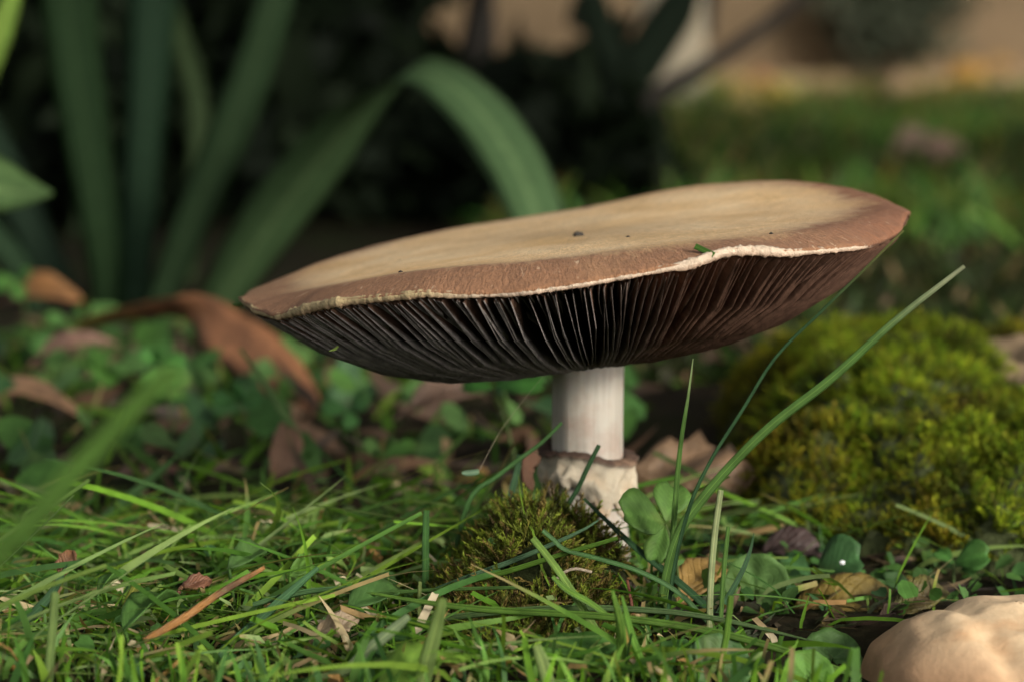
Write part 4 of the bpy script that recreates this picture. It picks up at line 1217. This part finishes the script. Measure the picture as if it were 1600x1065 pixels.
# bits lying on the cap
def cap_xy(px, py):
    """a point on the cap's upper skin below pixel (px,py)"""
    best = min(((abs(proj(Vt[i, j])[0] - px) + abs(proj(Vt[i, j])[1] - py)), i, j) for i in range(4, len(rs), 1) for j in range(M // 2, M, 2))
    return Vt[best[1], best[2]]
q = cap_xy(1105, 398)
pth = np.array([q + np.array((.12, -.05, -.02)), q + np.array((-.02, 0, .05)), q + np.array((-.2, .05, .13))])
tag(ribbon('grass_clipping', crom(pth, 6), np.full(6, .055), (0, -1, .4), M_BLADE, (.05, .12, .02)), 'short green clipping lying on the cap just behind its pale edge', 'grass clipping')
q = cap_xy(903, 366)
tag(mesh_np('debris_crumb', *(lambda V, F: (V, F))(*tube_geo(crom([q + np.array((-.11, 0, .015)), q + np.array((0, 0, .04)), q + np.array((.1, .02, .01))], 6), [.015, .05, .06, .04, .05, .012], 7)), M_BARK), 'dark crumb of debris lying on top of the tan cap', 'debris')
for (dx_, dy_, ds_, lb_) in ((626, 424, .035, 'tiny dark speck of soil on the brown band of the cap'), (984, 371, .03, 'tiny dark speck of soil on the tan of the cap'), (1205, 366, .03, 'tiny dark speck of soil behind the crest of the pale edge')):
    q = cap_xy(dx_, dy_)
    tag(mesh_np('debris_crumb', *tube_geo(crom([q + np.array((-ds_ * 1.2, 0, .004)), q + np.array((0, 0, .018)), q + np.array((ds_ * 1.3, .01, .004))], 5), [.006, ds_ * .5, ds_ * .7, ds_ * .5, .006], 6), M_BARK), lb_, 'debris')
q = P(376, 476, 49.8)
tag(ribbon('grass_clipping', crom([q + np.array((.06, 0, .01)), q + np.array((-.06, 0, -.02)), q + np.array((-.17, 0, 0))], 5), np.array((.02, .035, .04, .03, .012)), (0, -1, .3), M_BLADE, (.08, .15, .03)), 'tiny green clipping stuck to the left tip of the cap', 'grass clipping')
q = P(522, 546, 45.6)
tag(ribbon('grass_clipping', crom([q + np.array((.06, .2, .04)), q, q + np.array((-.09, 0, -.02))], 5), np.array((.018, .025, .03, .02, .01)), (0, -1, .3), M_BLADE, (.12, .17, .04)), 'tiny pale clipping hanging from the left gills', 'grass clipping')

# ------------------------------------------------------------------ the button mushroom, bottom right
BX, BY, BZ = P(1588, 1100, 42.6)[0], 42.8, -1.12
btn = thing('mushroom', 'lumpy pale tan button mushroom cut by the lower right corner', 'mushroom', (BX, BY, BZ))
th_, ph_ = np.meshgrid(np.linspace(0.005, 1, 40), np.linspace(0, 2 * np.pi, 96, endpoint=False), indexing='ij')
prof_r = np.interp(th_, [0, .2, .4, .6, .75, .85, .93, 1], [0, .42, .72, .92, 1.0, .98, .86, .6])
prof_z = np.interp(th_, [0, .2, .4, .6, .75, .85, .93, 1], [1.0, .95, .80, .55, .28, .08, -.02, .05])
lob = 1 + .05 * np.sin(ph_ * 3 + .6) + .035 * np.sin(ph_ * 5 + 2) + .06 * (fbm(np.cos(ph_) * prof_r * 2.2 + 3, np.sin(ph_) * prof_r * 2.2 + 8) - .5)
lump = (fbm(np.cos(ph_) * prof_r * 1.7 + 11, np.sin(ph_) * prof_r * 1.7 + 2) - .5) * .55 * np.clip(prof_z + .2, 0, 1)
crease = -.22 * np.exp(-((prof_r * np.cos(ph_) + .33 + .25 * prof_r * np.sin(ph_)) / .10) ** 2) * np.clip(prof_r * 1.6, 0, 1)
RB = 2.72
Vb2 = np.stack([BX + RB * prof_r * lob * np.cos(ph_), BY + RB * .9 * prof_r * lob * np.sin(ph_), BZ + 2.05 * prof_z + lump + crease], -1)
tone = sstep(.45, 1.05, prof_r)[..., None]
cb = np.array((.60, .44, .27)) * (1 - tone) + np.array((.34, .19, .10)) * tone
mesh_np('cap', Vb2.reshape(-1, 3), grid_faces(40, 96, True), M_BUTTON, btn, cb.reshape(-1, 3))
V, F = tube_geo(crom([(BX, BY, BZ - 1.2), (BX, BY, BZ - .4), (BX, BY, BZ + .8)], 8), np.linspace(.9, .75, 8), 20)
mesh_np('stem', V, F, M_STEM, btn, np.tile((.7, .63, .55), (len(V), 1)))

# ------------------------------------------------------------------ single grass blades that stand out
G1, G2, G3, G4 = (.075, .155, .035), (.045, .115, .03), (.10, .20, .03), (.035, .085, .035)
PALE, STRAW = (.26, .31, .15), (.34, .30, .14)
def hero(label, pts, w, Y0, Y1=None, colr=G1, roll=.3, prof=None, tipc=None, rootc=None, n=22, group='single grass blades that stand out', name='grass_stalk', catn='grass blade', fold=.3, mat=None):
    """pts run from the root to the tip"""
    path = trace(pts, Y0, Y1, n)
    ws = prof or [.8, 1, 1, .9, .7, .12]
    o = ribbon(name, path, widths([w * q_ for q_ in ws], n, Y0), facing(path, roll), mat or M_BLADE, colr, None, fold=fold, thick=.014, tipc=tipc, rootc=rootc)
    return tag(o, label, catn, group)
CUT = [.9, 1, 1, 1, .95, .9]
hero('long pale blade arching far out to the upper right', [(1028, 985), (1040, 905), (1062, 830), (1098, 778), (1150, 718), (1210, 660), (1300, 590), (1400, 500), (1507, 416)], 17, 45.2, 44.6, G1, .5, [.9, 1.1, 1, 1, .8, .45], tipc=(.24, .27, .16), n=34)
hero('thin dark blade leaning along the right edge of the cap', [(1040, 985), (1055, 880), (1078, 790), (1110, 720), (1160, 640), (1212, 558), (1280, 490), (1340, 432), (1412, 360)], 10, 44.8, 43.6, G4, .9, [1, 1, .9, .8, .6, .5], tipc=(.14, .16, .05), n=34)
hero('short upright blade whose tip just meets the cap underside', [(1040, 980), (1050, 860), (1057, 760), (1064, 690), (1075, 620), (1083, 560)], 11, 45.5, 45, G1, .4, [.9, 1, .9, .8, .6, .15], tipc=(.2, .26, .12))
hero('pale upright stalk cut flat at the top in the right tuft', [(1108, 1010), (1110, 920), (1116, 840), (1126, 765)], 11, 44.2, 44, PALE, .2, CUT, fold=.1)
hero('thin green stalk beside the pale cut stalk', [(1124, 1010), (1129, 920), (1133, 870), (1138, 822)], 8, 44.3, 44.2, G1, .3, CUT)
hero('dark narrow blade bending right before the scalloped leaf', [(1092, 1005), (1130, 945), (1158, 895), (1172, 860), (1178, 832)], 11, 45, 45.6, G4, .5)
hero('bright stem standing in front of the scalloped leaf', [(1118, 1090), (1128, 1030), (1136, 985), (1142, 930)], 11, 42, 41.8, G3, .1, CUT, fold=.1)
hero('bright cut blade leaning left across the moss', [(972, 1060), (935, 990), (885, 910), (858, 872), (832, 840)], 13, 43, 43.4, (.13, .22, .045), .2, CUT)
hero('short bright blade crossing the leaning cut blade', [(955, 965), (920, 940), (885, 920), (863, 900)], 11, 43, 43, G3, .3, [.5, 1, 1, 1, .9, .6])
hero('glossy blade with a kink near the moss top', [(1110, 975), (1060, 925), (1000, 892), (940, 873), (884, 858), (866, 843), (848, 828)], 12, 44.6, 44.4, G2, .8, CUT, n=36)
hero('dark wide blade falling from the ring to the lower right', [(1235, 1075), (1185, 1025), (1120, 962), (1060, 908), (990, 852), (912, 778)], 16, 43.6, 47.2, G4, .7, [.8, 1, 1, 1, .8, .4])
hero('green blade lying over the moss from left to right', [(676, 922), (720, 910), (790, 893), (870, 868), (965, 840)], 15, 45, 44.4, G3, .9, [.3, 1, 1, .9, .8, .7])
hero('twin blade lying just above the long green one on the moss', [(680, 918), (740, 898), (820, 868), (905, 830), (935, 812)], 12, 45.1, 45.4, (.07, .14, .07), .7, [.3, 1, 1, .9, .7, .3])
hero('thin blade lying level left of the moss', [(530, 930), (600, 926), (700, 920), (812, 917)], 9, 44.4, 44.4, G1, .8, CUT)
hero('long level blade sweeping from the moss to the button mushroom', [(580, 926), (650, 938), (740, 950), (850, 957), (950, 963), (1080, 980), (1200, 1008), (1345, 1058)], 15, 43, 42.2, G3, .6, [.3, .9, 1, 1, 1, .8], n=34)
hero('pale blade running level below the moss', [(555, 1003), (620, 980), (720, 962), (860, 950), (1000, 952), (1120, 966), (1280, 1003)], 14, 43.2, 43.6, (.085, .15, .05), .7, [.4, 1, 1, 1, .8, .2], n=34)
hero('dark blade slanting down below the moss', [(560, 990), (640, 998), (720, 1010), (800, 1028), (850, 1045)], 13, 42.6, 42.2, G2, .6)
hero('wide blurred pale blade standing at the bottom edge left of the moss', [(655, 1090), (668, 1030), (680, 985), (692, 935)], 27, 40, 39.6, (.14, .21, .06), .2, [1, 1, 1, .9, .8, .5])
hero('whitish blurred blade slanting at the bottom edge', [(535, 1055), (570, 1020), (605, 990), (638, 962)], 20, 41.2, 41, (.24, .32, .17), .3, [.5, 1, 1, 1, .9, .6])
hero('pale blurred blade tip under the moss', [(862, 1090), (855, 1060), (848, 1035), (838, 1008)], 22, 40.4, 40, (.17, .24, .08), .2, [1, 1, 1, 1, .9, .6])
hero('bright wide blade in the tuft left of the scalloped leaf', [(965, 1090), (970, 1040), (970, 980), (957, 922)], 18, 41.6, 41.4, G3, .2, [1, 1, 1, .9, .7, .3])
hero('second bright blade leaning right out of the bottom tuft', [(1015, 1085), (1000, 1030), (985, 985), (972, 930)], 14, 41.4, 41.2, (.09, .2, .03), .3, [1, 1, 1, .9, .7, .3])
hero('yellowing blade in the bottom tuft', [(1000, 1080), (990, 1030), (978, 990), (970, 960)], 9, 41.8, 41.8, (.30, .22, .06), .3)
hero('thin vertical stalk left of the moss', [(653, 1025), (654, 980), (655, 940), (656, 908)], 7, 43.8, 43.8, (.12, .16, .05), .2, CUT)
hero('dark vertical blade in the shade left of the moss', [(664, 930), (665, 880), (665, 840), (666, 797)], 12, 46.2, 46.2, G2, .3, CUT)
hero('slim dark blade standing before the ring', [(880, 800), (903, 762), (918, 730), (936, 695)], 8, 47.5, 47.3, G4, .3, CUT)
hero('arched blade reaching the stem from the left', [(705, 880), (735, 778), (775, 745), (812, 716), (845, 692), (878, 660)], 10, 47.6, 48.2, G2, .6, [.5, 1, 1, .9, .8, .6])
hero('bent dark blade beside the ring flap', [(792, 800), (800, 765), (808, 735), (812, 710)], 12, 48, 48.5, G4, .4, CUT)
hero('orange brown dry stalk slanting in the left foreground', [(225, 1000), (285, 966), (345, 925), (413, 886)], 14, 41.9, 43.2, (.27, .125, .03), .3, [.7, 1, 1, .9, .8, .5], name='dry_stalk', catn='dry stalk', fold=.05, mat=M_DEAD)
hero('orange dry stalk entering at the lower left corner', [(-40, 1030), (0, 1034), (30, 1042), (52, 1050)], 22, 41, 41, (.33, .15, .02), .3, [1, 1, 1, .9, .8, .4], name='dry_stalk', catn='dry stalk', fold=.05, mat=M_DEAD)
hero('long blue green blade slanting in the left foreground', [(300, 1075), (333, 1032), (380, 990), (430, 945), (497, 886)], 20, 42.8, 43.8, (.06, .145, .06), .5, [1, 1, 1, .9, .8, .4])
hero('blade lying level above the blue green blade', [(395, 944), (440, 932), (490, 922), (560, 915)], 14, 43.6, 44, (.07, .155, .055), .8)
hero('blurred lime blade upright at lower left', [(76, 1090), (78, 1030), (82, 980), (86, 925)], 15, 40.6, 40.4, (.13, .2, .06), .2, CUT)
hero('dark blade slanting behind the lime blade at lower left', [(20, 985), (60, 950), (85, 920), (105, 880)], 17, 43, 43.4, G4, .4)
hero('yellow green cut stub among the straw at left', [(193, 955), (202, 935), (210, 918), (217, 905)], 13, 44.4, 44.3, (.22, .24, .05), .2, CUT)
hero('blurred green blade slanting behind the left grass', [(140, 828), (185, 790), (230, 752), (282, 708)], 18, 55, 56, (.065, .15, .04), .4)
hero('slim pale green blade leaning left over the dead iris leaf', [(515, 770), (480, 705), (440, 640), (405, 585), (375, 545)], 17, 60, 60.5, (.095, .17, .055), .4, [1, 1, .9, .8, .6, .3])
hero('broad blurred blade close to the lens at left', [(-400, 1640), (-180, 1120), (-50, 920), (40, 825), (100, 755), (160, 690), (220, 625), (278, 575)], 46, 26.5, 27, (.055, .118, .02), .5, [.6, .8, .9, 1.0, 1.05, 1.0, 1, .7], n=30)
hero('pale iris shoot behind the gills at left', [(515, 680), (525, 640), (538, 600), (548, 545), (555, 500)], 46, 71, 71, (.075, .15, .07), .2, [.8, 1, 1, .9, .8, .5])
hero('pale stub low before the moss', [(912, 1010), (908, 995), (900, 980)], 12, 43.3, 43.3, PALE, .2, CUT, fold=.1)
hero('red thin stalk at the right of the moss', [(992, 985), (988, 950), (984, 925), (980, 905)], 5, 45, 45.2, (.25, .07, .03), .2, CUT, name='dry_stalk', catn='dry stalk', fold=.05, mat=M_DEAD)
hero('whitish rootlet curling over the moss', [(868, 905), (882, 893), (900, 888), (925, 893)], 5, 44.4, 44.3, (.42, .34, .24), .2, CUT, name='rootlet', catn='rootlet', fold=.05, mat=M_DEAD, group=None)
hero('tan straw leaning on the mossy stone', [(1404, 824), (1402, 800), (1399, 778), (1398, 757)], 15, 55, 55.3, (.34, .22, .12), .2, CUT, name='dry_stalk', catn='dry stalk', fold=.1, mat=M_DEAD)
hero('small tan straw scrap high on the mossy stone', [(1268, 706), (1262, 692), (1256, 680)], 16, 58, 58.5, (.34, .22, .12), .2, CUT, name='dry_stalk', catn='dry stalk', fold=.1, mat=M_DEAD)
# cut scrap hanging in a spider thread beside the stem
A, B = P(722, 738, 47.2), P(748, 736, 47.1)
tag(ribbon('grass_clipping', crom([A, (A + B) / 2 + np.array((0, 0, -.01)), B], 5), np.array((.03, .06, .06, .06, .05)), (.1, -1, .5), M_BLADE, (.2, .32, .2)), 'pale cut scrap hanging in a spider thread left of the ring', 'grass clipping')
tag(tube('spider_thread', crom([B, P(785, 668, 47.8), P(850, 585, 48.5)], 6), .0035, M_PALE, None, None, 4), 'fine thread strung from the gills to the hanging scrap', 'spider thread')
